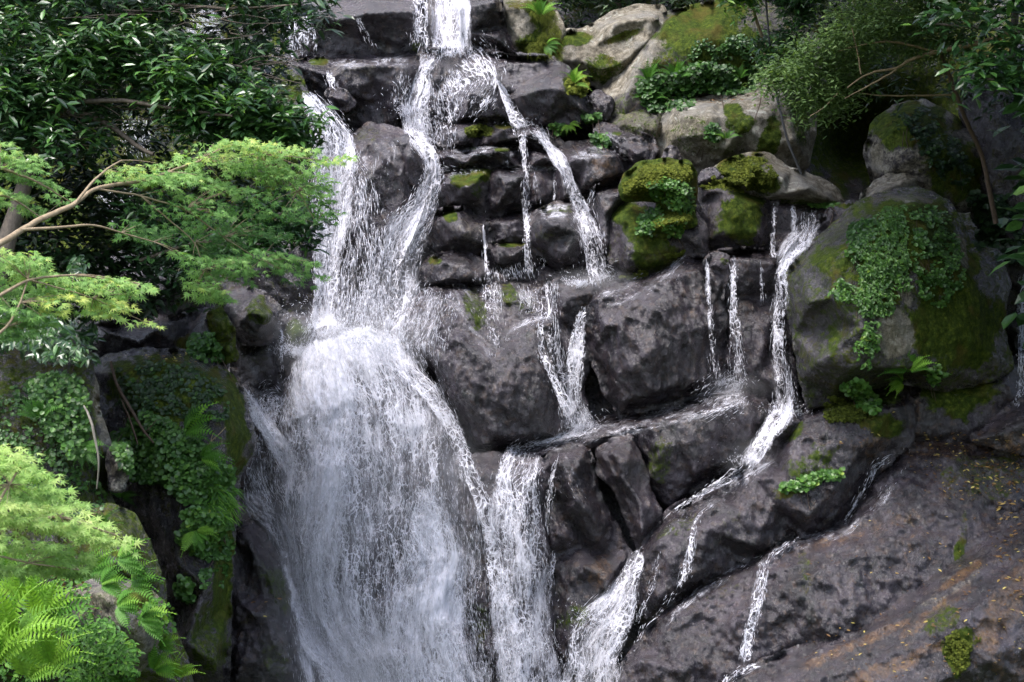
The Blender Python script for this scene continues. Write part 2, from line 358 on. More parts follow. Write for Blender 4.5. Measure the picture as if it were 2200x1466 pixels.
# ------------------------------------------------------------------ stack of ledges in the centre
rock('rock_ledge', 'uppermost ledge of the central stack with moss on its edge', 28.5, [(938,285,.3),(960,262,.5),(1040,256,.6),(1120,262,.6),(1180,275,.4),(1210,318),(1180,334),(1100,318,.3),(1020,318,.2),(960,322)],
     [(960,282,-.3),(1010,276,-.5),(1080,280,-.5),(1150,286,-.5),(1000,300,-.5),(1090,300,-.45),(1180,310,-.4)], R=9, rd=.15, ms=[(1030,278,34,13,0,'g',1.),(1082,272,26,7,0,'g',.9),(1170,310,20,14,0,'g',.3)])
rock('rock_ledge', 'second long flat ledge of the central stack', 28.3, [(930,345),(950,318,.5),(1010,312,.6),(1100,308,.6),(1180,322,.5),(1215,345),(1212,362),(1130,364),(1040,362),(960,366)],
     [(960,332,-.4),(1020,328,-.5),(1090,324,-.5),(1170,338,-.45),(1000,350,-.45),(1100,350,-.45)], R=8, rd=.13, ms=[(1010,318,20,5,0,'g',.7),(1080,322,18,6,0,'g',.8)])
rock('boulder', 'rounded mossy green block below the second ledge', 28.05, [(936,420),(945,380,.2),(985,360,.4),(1055,358,.4),(1064,400),(1048,438),(1052,462),(1000,462),(940,452)],
     [(960,392,-.5),(1040,372,-.35),(1010,400,-.6),(1030,430,-.3),(970,435,-.4)], R=16, rd=.2, ms=[(1010,380,40,20,-10,'g',.75),(1025,410,15,20,0,'g',.5)])
rock('boulder', 'rough lumpy block in the middle of the central stack', 28.05, [(1046,372,.2),(1070,358,.3),(1135,358,.3),(1142,400),(1138,446),(1095,452),(1078,470),(1046,455),(1042,420)], [(1075,375,-.4),(1120,380,-.4),(1090,410,-.5),(1070,440,-.35)], R=10, rd=.15, fs=2.4)
rock('boulder', 'wide grey block under the right end of the second ledge', 28.15, [(1128,366,.2),(1180,352,.3),(1215,350,.3),(1240,380),(1256,432),(1245,452),(1190,448),(1130,452)], [(1150,380,-.35),(1205,370,-.35),(1215,420,-.4),(1160,430,-.4),(1190,395,-.15)], R=10, rd=.13)
rock('boulder', 'dark angular block with a pale lichened shoulder', 27.85, [(910,505),(925,465,.2),(965,450,.4),(1028,450,.4),(1046,480),(1050,530),(1010,548),(940,538)], [(945,468,-.3),(985,455,-.35),(1000,500,-.6),(1030,520,-.3),(960,520,-.2)], R=10, rd=.14, ms=[(965,460,18,16,50,'g',.8),(1010,490,25,40,0,'t',.35)])
rock('boulder', 'grey block beside the thin central thread of water', 27.95, [(1042,480),(1070,462,.3),(1130,452,.3),(1142,490),(1140,530),(1100,535),(1048,540)], [(1065,480,-.35),(1110,475,-.4),(1120,510,-.35),(1075,520,-.3)], R=12, rd=.15)
rock('boulder', 'squat block with a mossy top below the central stack', 27.7, [(1046,548),(1062,522,.3),(1130,515,.4),(1155,530),(1158,562),(1120,576),(1056,574)], [(1070,530,-.3),(1135,525,-.3),(1100,550,-.5)], R=10, rd=.15, ms=[(1098,524,36,8,0,'g',.8)])
rock('boulder', 'large rounded boulder with water over its crown', 27.5, [(1138,490),(1150,456,.2),(1195,440,.3),(1232,446,.3),(1252,490),(1258,540),(1245,580),(1205,582),(1172,552),(1140,528)],
     [(1170,465,-.5),(1225,470,-.5),(1190,485,-.8),(1160,505,-.4),(1200,515,-.45),(1236,500,-.6),(1215,545,-.8),(1180,530,-.35)], R=22, rd=.25, ms=[(1195,450,45,12,0,'g',.5),(1165,505,20,10,0,'g',.4)])
rock('boulder', 'lumpy brown rock above the mossy centre slab', 27.4, [(905,585),(925,556,.2),(965,544,.3),(1010,552,.3),(1060,585,.1),(1085,606),(1040,622),(960,622),(912,610)], [(950,562,-.4),(1000,572,-.5),(1020,595,-.5),(960,600,-.45)], R=14, rd=.18, fs=2.4, ms=[(935,560,16,10,0,'g',.7),(1000,580,50,20,0,'r',.2)])
rock('boulder', 'dark dripping block under the rounded boulder', 27.75, [(1060,568),(1140,560),(1240,570),(1262,600),(1230,622),(1150,620),(1080,612)], [(1100,590,-.2),(1180,595,-.3),(1230,600,-.35)], R=12, rd=.14)
# ------------------------------------------------------------------ right of the stack
rock('boulder', 'brown fronted block with a bright wet top right of the ledges', 27.9, [(1196,330,.2),(1215,312,.7),(1262,306,.8),(1318,318,.7),(1352,350,.2),(1360,380),(1340,398),(1300,412),(1245,420),(1238,390),(1215,360)],
     [(1225,345,-.4),(1262,346,-.5),(1268,330,-.45),(1320,334,-.45),(1335,370,-.4),(1290,385,-.55),(1255,395,-.45)], R=8, rd=.1, ms=[(1300,365,40,34,0,'r',.6)])
rock('boulder', 'grey smooth block left of the mossy boulder', 27.7, [(1262,440),(1272,412,.2),(1320,380,.4),(1358,366,.4),(1370,400),(1345,450),(1330,520),(1318,590),(1290,560),(1275,490)], [(1285,415,-.45),(1335,385,-.35),(1330,420,-.6),(1300,460,-.6),(1305,520,-.5)], R=14, rd=.2)
rock('boulder', 'dark lower mossy boulder beside the right hand fall', 27.3, [(1310,470),(1330,435,.2),(1380,425,.2),(1440,430,.1),(1500,470),(1512,545),(1470,560),(1400,590),(1340,600),(1312,560)], [(1340,470,-.4),(1390,500,-.6),(1420,560,-.5),(1350,560,-.5),(1470,520,-.5)], R=24, rd=.3, base=(.3,.15,.1), ms=[(1345,455,40,30,0,'g',.8),(1410,555,50,40,0,'g',.65),(1385,490,40,50,0,'g',.7)])
rock('mossy_boulder', 'boulder capped with thick bright green moss in the centre right', 26.95, [(1336,405),(1345,380,.1),(1375,356,.3),(1430,346,.35),(1475,350,.3),(1492,372),(1490,420),(1488,460),(1480,470),(1440,468),(1422,450),(1415,430),(1370,424),(1342,424)],
     [(1375,372,-.4),(1435,360,-.4),(1470,368,-.4),(1420,395,-.6),(1465,410,-.6),(1360,400,-.4),(1460,445,-.45)], R=16, rd=.25, s=4, amp=.7, base=(.75,.1,0), ms=[(1430,362,60,16,0,'g',1.),(1400,400,60,30,0,'g',.85),(1455,430,30,30,0,'g',.7)], fs=2.5, cat='boulder')
rock('mossy_ledge', 'small mossy shelf jutting out below the moss capped boulder', 26.7, [(1396,480),(1410,466,.2),(1450,456,.2),(1486,458,.2),(1492,480),(1460,494),(1425,505),(1402,500)], [(1425,478,-.35),(1465,470,-.35)], R=10, rd=.14, s=4, amp=.6, base=(.7,.1,.1), fs=2.5, cat='ledge')
rock('boulder', 'grey wedge under the small mossy shelf', 26.95, [(1405,500),(1440,485),(1490,470),(1515,490),(1520,545),(1485,548),(1440,538)], [(1470,505,-.3),(1495,525,-.25)], R=12, rd=.16, base=(.1,.15,0))
rock('boulder', 'dark green stained block left of the triple thin falls', 27.4, [(1500,395,.3),(1545,385,.3),(1600,410,.2),(1652,436,.1),(1660,480),(1655,545),(1600,552),(1520,552),(1505,500),(1498,440)], [(1525,410,-.4),(1560,410,-.5),(1610,440,-.5),(1630,500,-.5),(1545,500,-.6),(1515,520,-.3)], R=14, rd=.2, amp=.7,
     base=(.25,.1,0), ms=[(1540,394,35,10,0,'g',1.),(1590,470,50,60,20,'g',.75),(1605,425,40,18,20,'g',.8)], topmoss=.1)
rock('mossy_boulder', 'long pale boulder with moss on its left half above the thin falls', 27.5, [(1520,385),(1545,356,.2),(1600,338,.4),(1640,334,.4),(1700,366,.3),(1760,388,.3),(1795,412,.2),(1808,440),(1750,440),(1690,434),(1620,424),(1560,398)],
     [(1560,370,-.3),(1620,358,-.5),(1680,385,-.6),(1740,405,-.55),(1770,425,-.4),(1600,395,-.5),(1690,415,-.55)], R=18, rd=.25, amp=.7, base=(.15,.85,0), ms=[(1590,365,70,34,5,'g',1.),(1640,390,35,30,0,'g',.8),(1700,435,60,8,5,'g',.6)], cat='boulder')
rock('boulder', 'small wet stone between the two mossy boulders', 27.3, [(1500,392),(1510,372,.1),(1530,366,.1),(1546,380),(1540,398),(1515,402)], [(1525,382,-.2)], R=9, rd=.1, s=4)
rock('boulder', 'large pale lichened outcrop with green moss patches', 28.6, [(1395,340),(1420,290,.2),(1432,232,.5),(1470,214,.6),(1550,212,.6),(1620,196,.6),(1650,176,.6),(1710,168,.6),(1750,200,.4),(1745,280),(1735,350),(1690,376),(1640,352),(1600,345),(1540,368),(1500,385),(1450,370),(1420,350)],
     [(1450,238,-.2),(1530,232,-.25),(1600,222,-.2),(1690,205,-.3),(1440,300,-.3),(1500,290,-.7),(1480,250,-.55),(1560,320,-.5),(1600,270,-.6),(1650,310,-.6),(1705,300,-.5),(1540,250,-.45),(1520,340,-.3)], R=16, rd=.2, amp=.9, fs=1.3,
     base=(.12,.9,0), ms=[(1575,240,26,16,0,'g',.9),(1590,265,40,24,0,'g',.7),(1650,305,28,45,20,'g',.9),(1480,290,60,50,0,'g',.42),(1720,260,20,60,0,'g',.6),(1560,330,60,25,0,'g',.4),(1700,290,30,40,0,'t',1.)])
rock('boulder', 'tan granite shoulder at the tree line with mossy cracks', 29.9, [(1200,130),(1208,75,.3),(1260,62,.5),(1320,32,.6),(1370,18,.6),(1425,20,.5),(1440,60),(1400,130),(1350,190),(1290,185),(1245,165)],
     [(1230,85,-.2),(1330,50,-.3),(1400,40,-.3),(1390,90,-.4),(1340,80,-.15),(1280,100,-.2),(1240,130,-.4),(1330,140,-.4),(1290,150,-.4)], R=14, rd=.2, amp=.8, base=(.2,.8,0), ms=[(1235,85,50,18,-10,'g',.8),(1340,78,50,9,-18,'g',.7),(1300,150,40,40,0,'g',.6),(1230,130,26,26,0,'t',.3),(1262,62,14,9,0,'t',1.)])
rock('rock_slab', 'great sloping slab under dark moss at the upper right', 29.6, [(1285,205,.1),(1340,150,.1),(1390,80,.2),(1430,30,.5),(1500,14,.6),(1570,4,.6),(1680,20,.6),(1760,90,.4),(1770,180),(1680,215),(1560,245),(1470,262),(1400,330),(1330,330),(1290,260)],
     [(1410,90,-.4),(1370,150,-.5),(1440,45,-.1),(1560,30,-.1),(1640,60,-.1),(1520,80,-.45),(1430,130,-.55),(1620,110,-.35),(1560,160,-.3),(1700,150,-.2),(1430,200,-.35),(1340,220,-.6),(1340,290,-.5),(1400,260,-.4)], R=18, rd=.25, amp=.7, fs=1.,
     base=(.42,.45,0), ms=[(1500,55,100,45,-12,'g',1.),(1600,130,150,70,0,'g',.9),(1440,125,50,60,0,'g',.55),(1360,150,28,90,45,'t',1.),(1360,150,24,80,45,'g',-.9),(1500,130,110,40,0,'g',.6),(1350,280,70,50,0,'g',.5)])
rock('boulder', 'small dark wet stone wedged below the yellow fern clump', 28.9, [(1268,215),(1290,200,.2),(1312,220),(1308,250),(1285,262),(1270,242)], [(1290,225,-.25)], R=9, rd=.1, s=4)
rock('rock_slab', 'wet pinkish slab leading down from the pale outcrop', 28.35, [(1278,285,.1),(1292,268,.3),(1340,280,.3),(1400,300,.2),(1410,325),(1370,335),(1360,356),(1330,345),(1300,322)], [(1305,290,-.25),(1350,300,-.3),(1340,325,-.3)], R=8, rd=.1, s=4, ms=[(1322,288,14,5,0,'g',.8)])
rock('boulder', 'dark upright stone beside the brown fronted block', 28.0, [(1340,312),(1365,305,.1),(1396,318),(1398,352),(1372,368),(1348,350)], [(1370,330,-.3)], R=9, rd=.12, s=4)
rock('boulder', 'pale triangular stone at the foot of the outcrop', 27.9, [(1422,350),(1440,318),(1456,326),(1462,352),(1440,362)], [(1442,340,-.2)], R=7, rd=.08, s=4, base=(0,.35,0))
rock('boulder', 'brown mottled rock under the fern bank', 28.9, [(1290,290),(1330,240,.2),(1420,235,.2),(1440,290),(1425,335),(1380,345),(1320,310)], [(1340,265,-.25),(1400,280,-.35)], R=16, rd=.2, base=(.45,.6,0))
# ------------------------------------------------------------------ dark hollow and right side
rock('boulder', 'big rounded boulder in the shade under the overhanging tree', 27.6, [(1862,330),(1878,270,.3),(1920,232,.5),(1985,220,.5),(2050,255,.4),(2095,320),(2110,400),(2080,450),(1990,440),(1900,430),(1880,395)],
     [(1895,300,-.4),(1950,260,-.5),(1900,370,-.4),(1960,340,-.8),(2040,330,-.5),(2000,410,-.4)], R=30, rd=.4, amp=.7, base=(.25,.5,0), ms=[(1960,270,110,55,0,'g',.9),(2050,360,60,80,0,'g',.8),(1885,340,14,40,0,'t',1.)])
rock('rock_slab', 'pale slanting rib behind the great mossy boulder', 27.0, [(1850,430),(1890,390,.2),(1950,360,.3),(1985,380,.2),(1960,430),(1900,450)], [(1905,405,-.3),(1940,395,-.3)], R=12, rd=.16, base=(.1,.7,0))
rock('rock_slab', 'dark shaded wall at the far right edge', 27.8, [(2070,180,.4),(2200,100,.4),(2420,60,.4),(2500,500),(2450,800),(2200,780),(2140,640),(2110,500),(2080,400)], [(2150,260,-.3),(2120,380,-.4),(2250,330,-.6),(2300,600,-.4),(2180,470,-.6),(2160,560,-.2)], R=30, rd=.4, base=(.3,.1,0))
rock('rock_slab', 'steep grey ramp beside the triple thin falls', 26.4, [(1688,590),(1700,548,.1),(1740,500,.2),(1790,450,.5),(1836,440,.5),(1850,452,.4),(1800,500),(1760,560),(1720,620),(1695,630)],
     [(1780,470,-.1),(1740,530,-.35),(1710,580,-.35)], R=10, rd=.12, base=(.05,.1,0), ms=[(1820,442,40,5,0,'g',.8)])
rock('rock_slab', 'black wet wall behind the triple thin falls', 27.5, [(1640,440,.1),(1720,434,.1),(1800,440,.1),(1830,450),(1800,520),(1740,580),(1660,560),(1640,500)], [(1700,450,-.3),(1760,460,-.3),(1700,500,-.25),(1680,540,-.5)], R=8, rd=.1, amp=.6)
rock('mossy_boulder', 'great leaning boulder half covered with creepers and moss', 24.9,
     [(1692,590),(1730,545,.2),(1790,488,.4),(1850,436,.7),(1905,414,.9),(1975,410,1.),(2030,432,.8),(2062,480,.5),(2085,530,.4),(2140,545,.5),(2165,610,.4),(2150,700,.3),(2172,790,.3),(2120,818,.2),(2020,838),(1930,812,.1),(1860,838),(1790,862,.2),(1738,872,.2),(1722,810),(1708,720),(1694,650)],
     [(1725,580,-.45),(1800,510,-.35),(1865,462,-.2),(1770,560,-.8),(1820,540,-.95),(1900,470,-.45),(1960,440,-.1),(1990,480,-.35),(1900,560,-1.05),(1980,560,-.8),(2055,580,-.3),(2110,620,-.1),(1740,650,-.95),(1790,640,-1.1),(1850,700,-1.3),(1760,780,-.9),(1840,790,-1.1),(1800,812,-.7),(1940,790,-1.),(1960,700,-1.05),(2040,720,-.6),(2100,740,-.3),(2010,800,-.6)],
     R=22, rd=.3, amp=.75, s=5.5, fs=1.1, thick=2.2, base=(.42,.05,0), cat='boulder',
     ms=[(1930,470,90,50,20,'g',.75),(1905,450,40,24,-30,'g',.8),(1900,560,70,110,10,'g',.8),(2030,560,90,110,0,'g',.8),(1800,560,50,60,-40,'g',.65),(2050,700,110,110,0,'g',.85),(1830,640,60,60,0,'g',.5),(1790,740,16,60,0,'g',.6),(1925,722,42,52,0,'t',1.),(1925,722,36,46,0,'g',-.95),(2065,530,14,40,-10,'t',.8),(2065,530,12,36,-10,'g',-.9),(1940,620,14,50,-28,'t',.7),(1940,620,12,48,-28,'g',-.8),(1945,430,60,14,8,'t',.6),(1720,640,30,50,0,'r',.22)])
rock('rock_slab', 'dark mossy base under the great leaning boulder', 25.5, [(1930,830),(2000,800),(2100,790),(2200,760,.2),(2320,760,.3),(2330,960),(2200,990),(2060,980),(1950,985),(1900,960),(1900,880)], [(1980,870,-.5),(2080,860,-.4),(2150,830,-.4),(2060,930,-.4),(2200,880,-.3),(1960,930,-.5)], R=20, rd=.2, base=(.12,0,.1), ms=[(2060,840,80,60,0,'g',.75),(1960,900,30,60,0,'r',.5)])
# ------------------------------------------------------------------ middle tier
rock('boulder', 'big dark central rock with a mossy sloping top', 26.6,
     [(905,640,.5),(935,610,.9),(1010,598,1.1),(1100,596,1.1),(1180,598,1.1),(1198,640,.8),(1206,700,.4),(1215,800),(1228,930),(1190,955),(1120,972),(1050,985),(1000,990),(965,900),(930,830),(880,790),(830,745),(850,700)],
     [(940,640,-.3),(975,636,-.1),(1020,620,.55),(1100,618,.6),(1160,630,.55),(1010,670,-.25),(1040,650,.2),(1100,650,.2),(1140,672,.0),(1190,676,-.1),(1030,720,-.5),(1075,795,-1.05),(1068,730,-.35),(1105,745,-.55),(1125,690,-.15),(1150,700,-.5),(1185,700,-.45),(1100,700,-.1),
      (940,700,-.75),(990,740,-.9),(900,745,-.6),(1000,850,-1.),(1070,860,-1.15),(1130,800,-.9),(1170,860,-.8),(1060,940,-1.),(1160,930,-.8),(980,800,-.9),(1190,800,-.6)],
     R=10, rd=.12, amp=1.15, s=4.6, fs=1.5, vert=.5, thick=2, ms=[(1020,665,28,50,-10,'g',.5),(1090,635,20,34,-10,'g',.52),(1125,655,26,22,0,'g',.4),(1070,620,90,12,0,'t',.25),(1080,880,70,80,0,'r',.15)])
rock('boulder', 'dark stone in the cleft between the central rocks', 26.9, [(1190,610),(1280,600),(1300,640),(1262,720),(1250,860),(1262,930),(1215,935),(1200,830),(1196,700)], [(1220,640,-.3),(1265,630,-.4),(1225,760,-.2),(1235,880,-.3)], R=12, rd=.15)
rock('boulder', 'tall leaning block with a bright wet top right of centre', 26.7,
     [(1258,660),(1268,628,.2),(1300,606,.7),(1340,594,.9),(1400,572,1.),(1450,546,1.1),(1476,536,1.),(1505,546,.6),(1530,570,.3),(1552,640),(1562,740),(1562,822),(1500,848),(1420,874),(1335,892),(1305,850),(1272,760)],
     [(1285,640,-.45),(1310,632,-.4),(1350,655,-.85),(1385,618,-.5),(1440,600,-.5),(1472,556,.15),(1340,616,.2),(1400,592,.4),(1500,580,-.2),(1420,650,-.85),(1330,700,-1.),(1300,700,-.8),(1390,760,-1.15),(1460,720,-.85),(1520,700,-.55),(1330,800,-.9),(1400,840,-.95),(1480,820,-.6),(1340,860,-.6)],
     R=9, rd=.1, amp=1.05, s=4.6, fs=1.5, vert=1., thick=2, ms=[(1362,588,34,9,-20,'g',.8),(1450,545,34,7,-22,'g',.9),(1420,680,60,70,0,'r',.2),(1480,650,30,70,0,'r',.3)])
rock('rock_slab', 'dark curtain wall behind the paired thin falls', 26.9, [(1520,560),(1530,545,.3),(1600,538,.4),(1650,540,.3),(1682,558,.2),(1692,640),(1698,760),(1716,880),(1660,900),(1600,880),(1560,830),(1540,720)], [(1545,556,-.2),(1600,556,-.4),(1660,566,-.4),(1560,640,-.2),(1600,700,-.45),(1650,700,-.4),(1620,800,-.5),(1670,830,-.4),(1560,780,-.3)], R=9, rd=.12, vert=.6, amp=.8, ms=[(1600,830,40,30,0,'g',.3)])
rock('boulder', 'small lumpy stone perched beside the paired thin falls', 26.5, [(1520,572),(1535,548,.1),(1562,552),(1560,590),(1545,650),(1560,700),(1545,720),(1530,660)], [(1544,570,-.25),(1545,620,-.2)], R=8, rd=.12, s=4, ms=[(1555,562,10,10,0,'g',.5)])
# slanting slab and the blocks under it
rock('rock_slab', 'long wet slab slanting down from right to left', 26.2,
     [(1060,985),(1085,958,.6),(1160,944,.8),(1225,932,.9),(1330,892,1.),(1420,872,1.),(1500,846,1.05),(1565,818,1.05),(1605,832,.7),(1642,862,.3),(1660,900),(1650,950),(1600,1000),(1540,1040),(1480,1080),(1440,1110),(1400,1090),(1370,1010),(1330,960),(1270,990),(1200,1000),(1100,1010)],
     [(1180,972,-.4),(1262,948,-.5),(1330,928,-.55),(1395,912,-.65),(1450,900,-.7),(1520,880,-.7),(1580,868,-.6),(1620,880,-.4),(1260,935,.1),(1340,905,.1),(1440,880,.1),(1540,850,.1),(1100,980,-.3),(1420,960,-.8),(1500,950,-.75),(1580,930,-.6),(1400,1020,-.6),(1480,1020,-.65),(1440,1080,-.4),(1560,990,-.5)],
     R=7, rd=.08, amp=.95, s=4.6, vert=.7, ms=[(1300,935,40,10,-18,'t',.3),(1420,985,30,60,0,'g',.45),(1470,1000,40,60,0,'r',.15)])
rock('boulder', 'fractured grey block under the left end of the slanting slab', 25.7, [(1172,1000),(1185,972,.1),(1262,958,.1),(1272,1010),(1290,1070),(1320,1130),(1348,1185),(1300,1200),(1250,1180),(1205,1120),(1182,1060)],
     [(1200,990,-.5),(1250,985,-.5),(1225,1045,-.55),(1260,1050,-.2),(1240,1075,-.65),(1280,1120,-.5),(1215,1080,-.2)], R=9, rd=.12, fs=2.2, ms=[(1235,1065,30,14,0,'t',.25)])
rock('boulder', 'slim grey column beside the black crevice', 25.5, [(1282,970),(1320,945,.1),(1355,940,.1),(1378,990),(1392,1050),(1420,1110),(1400,1150),(1375,1180),(1352,1120),(1330,1060),(1296,1020)], [(1320,975,-.5),(1350,990,-.5),(1340,1030,-.5),(1375,1080,-.45),(1380,1140,-.4)], R=9, rd=.12, fs=1.8)
rock('rock_slab', 'reddish broken ledges under the fractured block', 25.7, [(1165,1040),(1210,1090),(1260,1170),(1350,1180),(1360,1280),(1330,1360),(1270,1440),(1210,1480),(1180,1380),(1170,1200)], [(1200,1150,-.4),(1260,1220,-.5),(1310,1240,-.4),(1220,1260,-.3),(1290,1330,-.5),(1220,1380,-.5),(1300,1200,-.2)], R=10, rd=.14, fs=2.4, ms=[(1290,1230,26,40,20,'r',.6),(1230,1330,40,30,0,'g',.5),(1300,1370,40,10,0,'t',.25)])
rock('rock_slab', 'stepped rock under the lacy middle stream', 25.6, [(985,990),(1060,975),(1110,990),(1180,995),(1188,1100),(1190,1220),(1200,1360),(1205,1520),(960,1520),(960,1300),(950,1120)],
     [(1040,1010,-.4),(1130,1040,-.5),(1030,1100,-.6),(1130,1150,-.7),(1010,1180,-.45),(1100,1250,-.8),(1010,1290,-.8),(1110,1330,-.8),(1040,1400,-.75),(1120,1440,-1.),(1010,1350,-.5)], R=14, rd=.18, fs=2., ms=[(1010,1180,40,24,0,'t',.2),(1010,1350,50,60,0,'g',.45),(980,1170,60,30,0,'r',.12)])
rock('rock_slab', 'broad hump under the main white fall', 26.0,
     [(515,840),(560,800,.2),(610,740,.4),(700,712,.6),(800,722,.5),(880,780,.3),(940,850,.2),(985,930),(1010,1010),(1040,1100),(1060,1250),(1080,1520),(700,1540),(640,1380),(600,1240),(520,1110),(505,980)],
     [(620,790,-.2),(700,750,-.3),(790,770,-.4),(640,900,-.8),(740,860,-.9),(860,880,-.7),(560,900,-.3),(940,930,-.5),(700,1000,-1.2),(850,1000,-1.1),(960,1060,-.9),(600,1010,-.8),(620,1120,-1.),(760,1150,-1.3),(880,1160,-1.4),(980,1200,-1.1),(680,1280,-1.3),(820,1290,-1.5),(930,1300,-1.5),(720,1420,-1.3),(850,1420,-1.6),(1000,1420,-1.4)],
     R=24, rd=.25, s=6.5, fs=1.3, amp=1.1, thick=2)
# ------------------------------------------------------------------ lower right
rock('rock_slab', 'sloping wet band below the right hand falls', 25.0,
     [(1365,1230),(1385,1165,.3),(1445,1098,.5),(1540,1048,.6),(1600,1008,.7),(1650,950,.8),(1690,900,.8),(1760,862,.8),(1850,846,.7),(1925,832,.5),(1955,870),(1960,950),(1900,1000),(1850,1060),(1810,1130),(1720,1180),(1600,1230),(1480,1290),(1400,1330),(1370,1290)],
     [(1400,1175,-.35),(1450,1120,-.4),(1540,1075,-.35),(1620,1025,-.35),(1700,960,-.35),(1720,905,-.1),(1790,880,-.2),(1860,880,-.35),(1920,880,-.4),(1440,1200,-.6),(1520,1140,-.7),(1600,1100,-.6),(1690,1040,-.6),(1780,960,-.5),(1860,950,-.5),(1500,1230,-.7),(1620,1170,-.65),(1740,1110,-.7),(1800,1040,-.6),(1420,1280,-.5),(1660,1085,-.45)],
     R=10, rd=.12, s=5, fs=2.2, amp=1.25, vert=.3, ms=[(1850,870,70,34,-12,'g',.8),(1900,915,50,30,0,'g',.7),(1700,925,20,36,30,'g',.6),(1740,1000,70,40,-30,'g',.5),(1740,1030,70,18,-25,'g',.7),(1560,1130,60,30,-30,'g',.3),(1460,1130,50,20,-30,'g',.4),(1880,955,40,30,0,'r',.55)])
rock('boulder', 'small round grey stone at the foot of the right fall', 25.1, [(1655,935),(1672,900,.1),(1712,886,.1),(1728,905),(1708,945),(1672,955)], [(1690,915,-.3)], R=16, rd=.2, s=4, ms=[(1712,930,10,24,30,'g',.7)])
rock('rock_slab', 'huge dark wet dome in the lower right corner', 24.2,
     [(1310,1530),(1335,1440),(1380,1370,.3),(1440,1300,.5),(1520,1245,.7),(1620,1190,.8),(1720,1148,.9),(1812,1112,1.),(1850,1060,1.),(1890,1000,1.1),(1950,950,1.2),(2020,936,1.2),(2120,938,1.2),(2260,960,1.2),(2330,1100,.6),(2330,1300,.2),(2330,1530)],
     [(1380,1420,-.2),(1450,1330,-.1),(1540,1270,0),(1640,1222,-.1),(1710,1180,.0),(1770,1150,.1),(1830,1140,.05),(1900,1080,.1),(1880,1040,.45),(1950,1000,.5),(2050,975,.6),(2150,985,.6),(1920,1120,-.1),(2010,1060,.1),(2100,1060,.1),(2060,1010,.45),(1560,1340,-.5),(1680,1260,-.6),(1800,1210,-.6),(1920,1180,-.55),(2050,1150,-.4),(2130,1160,-.2),(1620,1420,-.7),(1760,1350,-.9),(1900,1290,-.8),(2020,1240,-.7),(1450,1440,-.45),(1500,1500,-.6),(2150,1260,-.3),(2000,1400,-.8),(2200,1400,-.4),(1700,1165,-.05)],
     R=12, rd=.15, s=5.0, fs=.95, amp=1.55, vert=.4, thick=2.5, ms=[(2080,960,150,34,0,'r',.55),(2120,1020,110,60,0,'g',.42),(2150,1180,60,140,0,'r',.4),(1780,1170,110,12,-14,'r',.5),(1730,1230,14,50,-10,'g',.4),(1900,1125,120,16,-12,'r',.5),(2060,1060,60,16,0,'r',.4),(2060,1195,14,40,8,'g',.75),(2070,1150,10,60,5,'g',.4),(1960,1160,30,50,15,'r',.35),(1830,1240,20,60,-8,'r',.3),(2150,1100,60,100,0,'t',.12),(2200,1180,60,120,20,'r',.5),(1560,1270,120,12,-28,'g',.3)])
rock('rock_slab', 'ochre streaked slab along the bottom right edge', 23.0,
     [(1500,1560),(1560,1470,.2),(1640,1425,.3),(1740,1382,.4),(1840,1340,.5),(1930,1285,.6),(2010,1225,.7),(2090,1175,.8),(2170,1120,.9),(2260,1060,1.),(2360,1100,.8),(2360,1560)],
     [(1640,1450,-.1),(1760,1410,-.15),(1860,1370,-.15),(1950,1320,-.1),(2040,1260,-.1),(2120,1220,0),(1700,1500,-.5),(1850,1430,-.5),(1980,1380,-.55),(2090,1310,-.6),(2180,1240,-.4),(2000,1470,-.8),(2130,1420,-.8),(2240,1350,-.7)],
     R=12, rd=.15, s=5, fs=1.7, amp=1.2, ms=[(1850,1380,190,12,-24,'r',.75),(2000,1320,120,14,-35,'r',.6),(1900,1440,200,18,-22,'r',.7),(2060,1240,70,10,-35,'r',.85),(2050,1260,80,30,-38,'t',.35),(2060,1400,34,60,10,'g',.85),(2030,1330,50,30,-30,'g',.5),(2160,1300,40,160,30,'r',.7),(2130,1390,24,60,10,'t',.2),(2190,1440,60,60,0,'r',.5)])
rock('boulder', 'purple grey ledge at the right edge under the far thin fall', 24.6, [(2090,945),(2130,905,.3),(2180,870,.4),(2260,840,.5),(2330,880),(2320,960),(2200,975)], [(2150,930,-.3),(2220,900,-.3)], R=12, rd=.15, ms=[(2180,950,70,20,0,'r',.5)])
# ------------------------------------------------------------------ left side
rock('boulder', 'big round backed boulder with dark moss left of the main fall', 23.2,
     [(175,800,.3),(240,766,.5),(320,754,.6),(400,758,.6),(455,784,.5),(500,815,.3),(522,850,.1),(532,900),(546,945),(535,985),(512,1020),(504,1080),(498,1160),(490,1300),(488,1520),(360,1520),(350,1350),(310,1200),(250,1080),(215,960),(195,880)],
     [(260,800,-.3),(340,778,-.35),(420,790,-.4),(480,840,-.45),(300,860,-.7),(400,860,-.85),(490,920,-.7),(350,960,-.95),(450,1000,-.95),(260,930,-.3),(240,860,0),(400,1080,-1.05),(340,1120,-.7),(470,1120,-.8),(380,1200,-.9),(440,1260,-.95),(400,1380,-.9),(460,1420,-.8),(320,1060,-.6)],
     R=16, rd=.22, amp=.7, s=5.4, fs=1.2, thick=2.5, base=(.34,.0,.08), ms=[(360,830,130,70,5,'g',.9),(330,900,60,60,20,'g',.75),(505,900,24,120,-6,'g',.85),(470,960,50,60,0,'r',.35),(420,900,26,20,0,'t',.3),(480,1200,24,200,2,'g',.8),(280,850,30,60,0,'g',.4),(470,1050,30,60,0,'g',.7),(400,1350,40,140,0,'r',.3),(450,1380,50,90,0,'g',.55)])
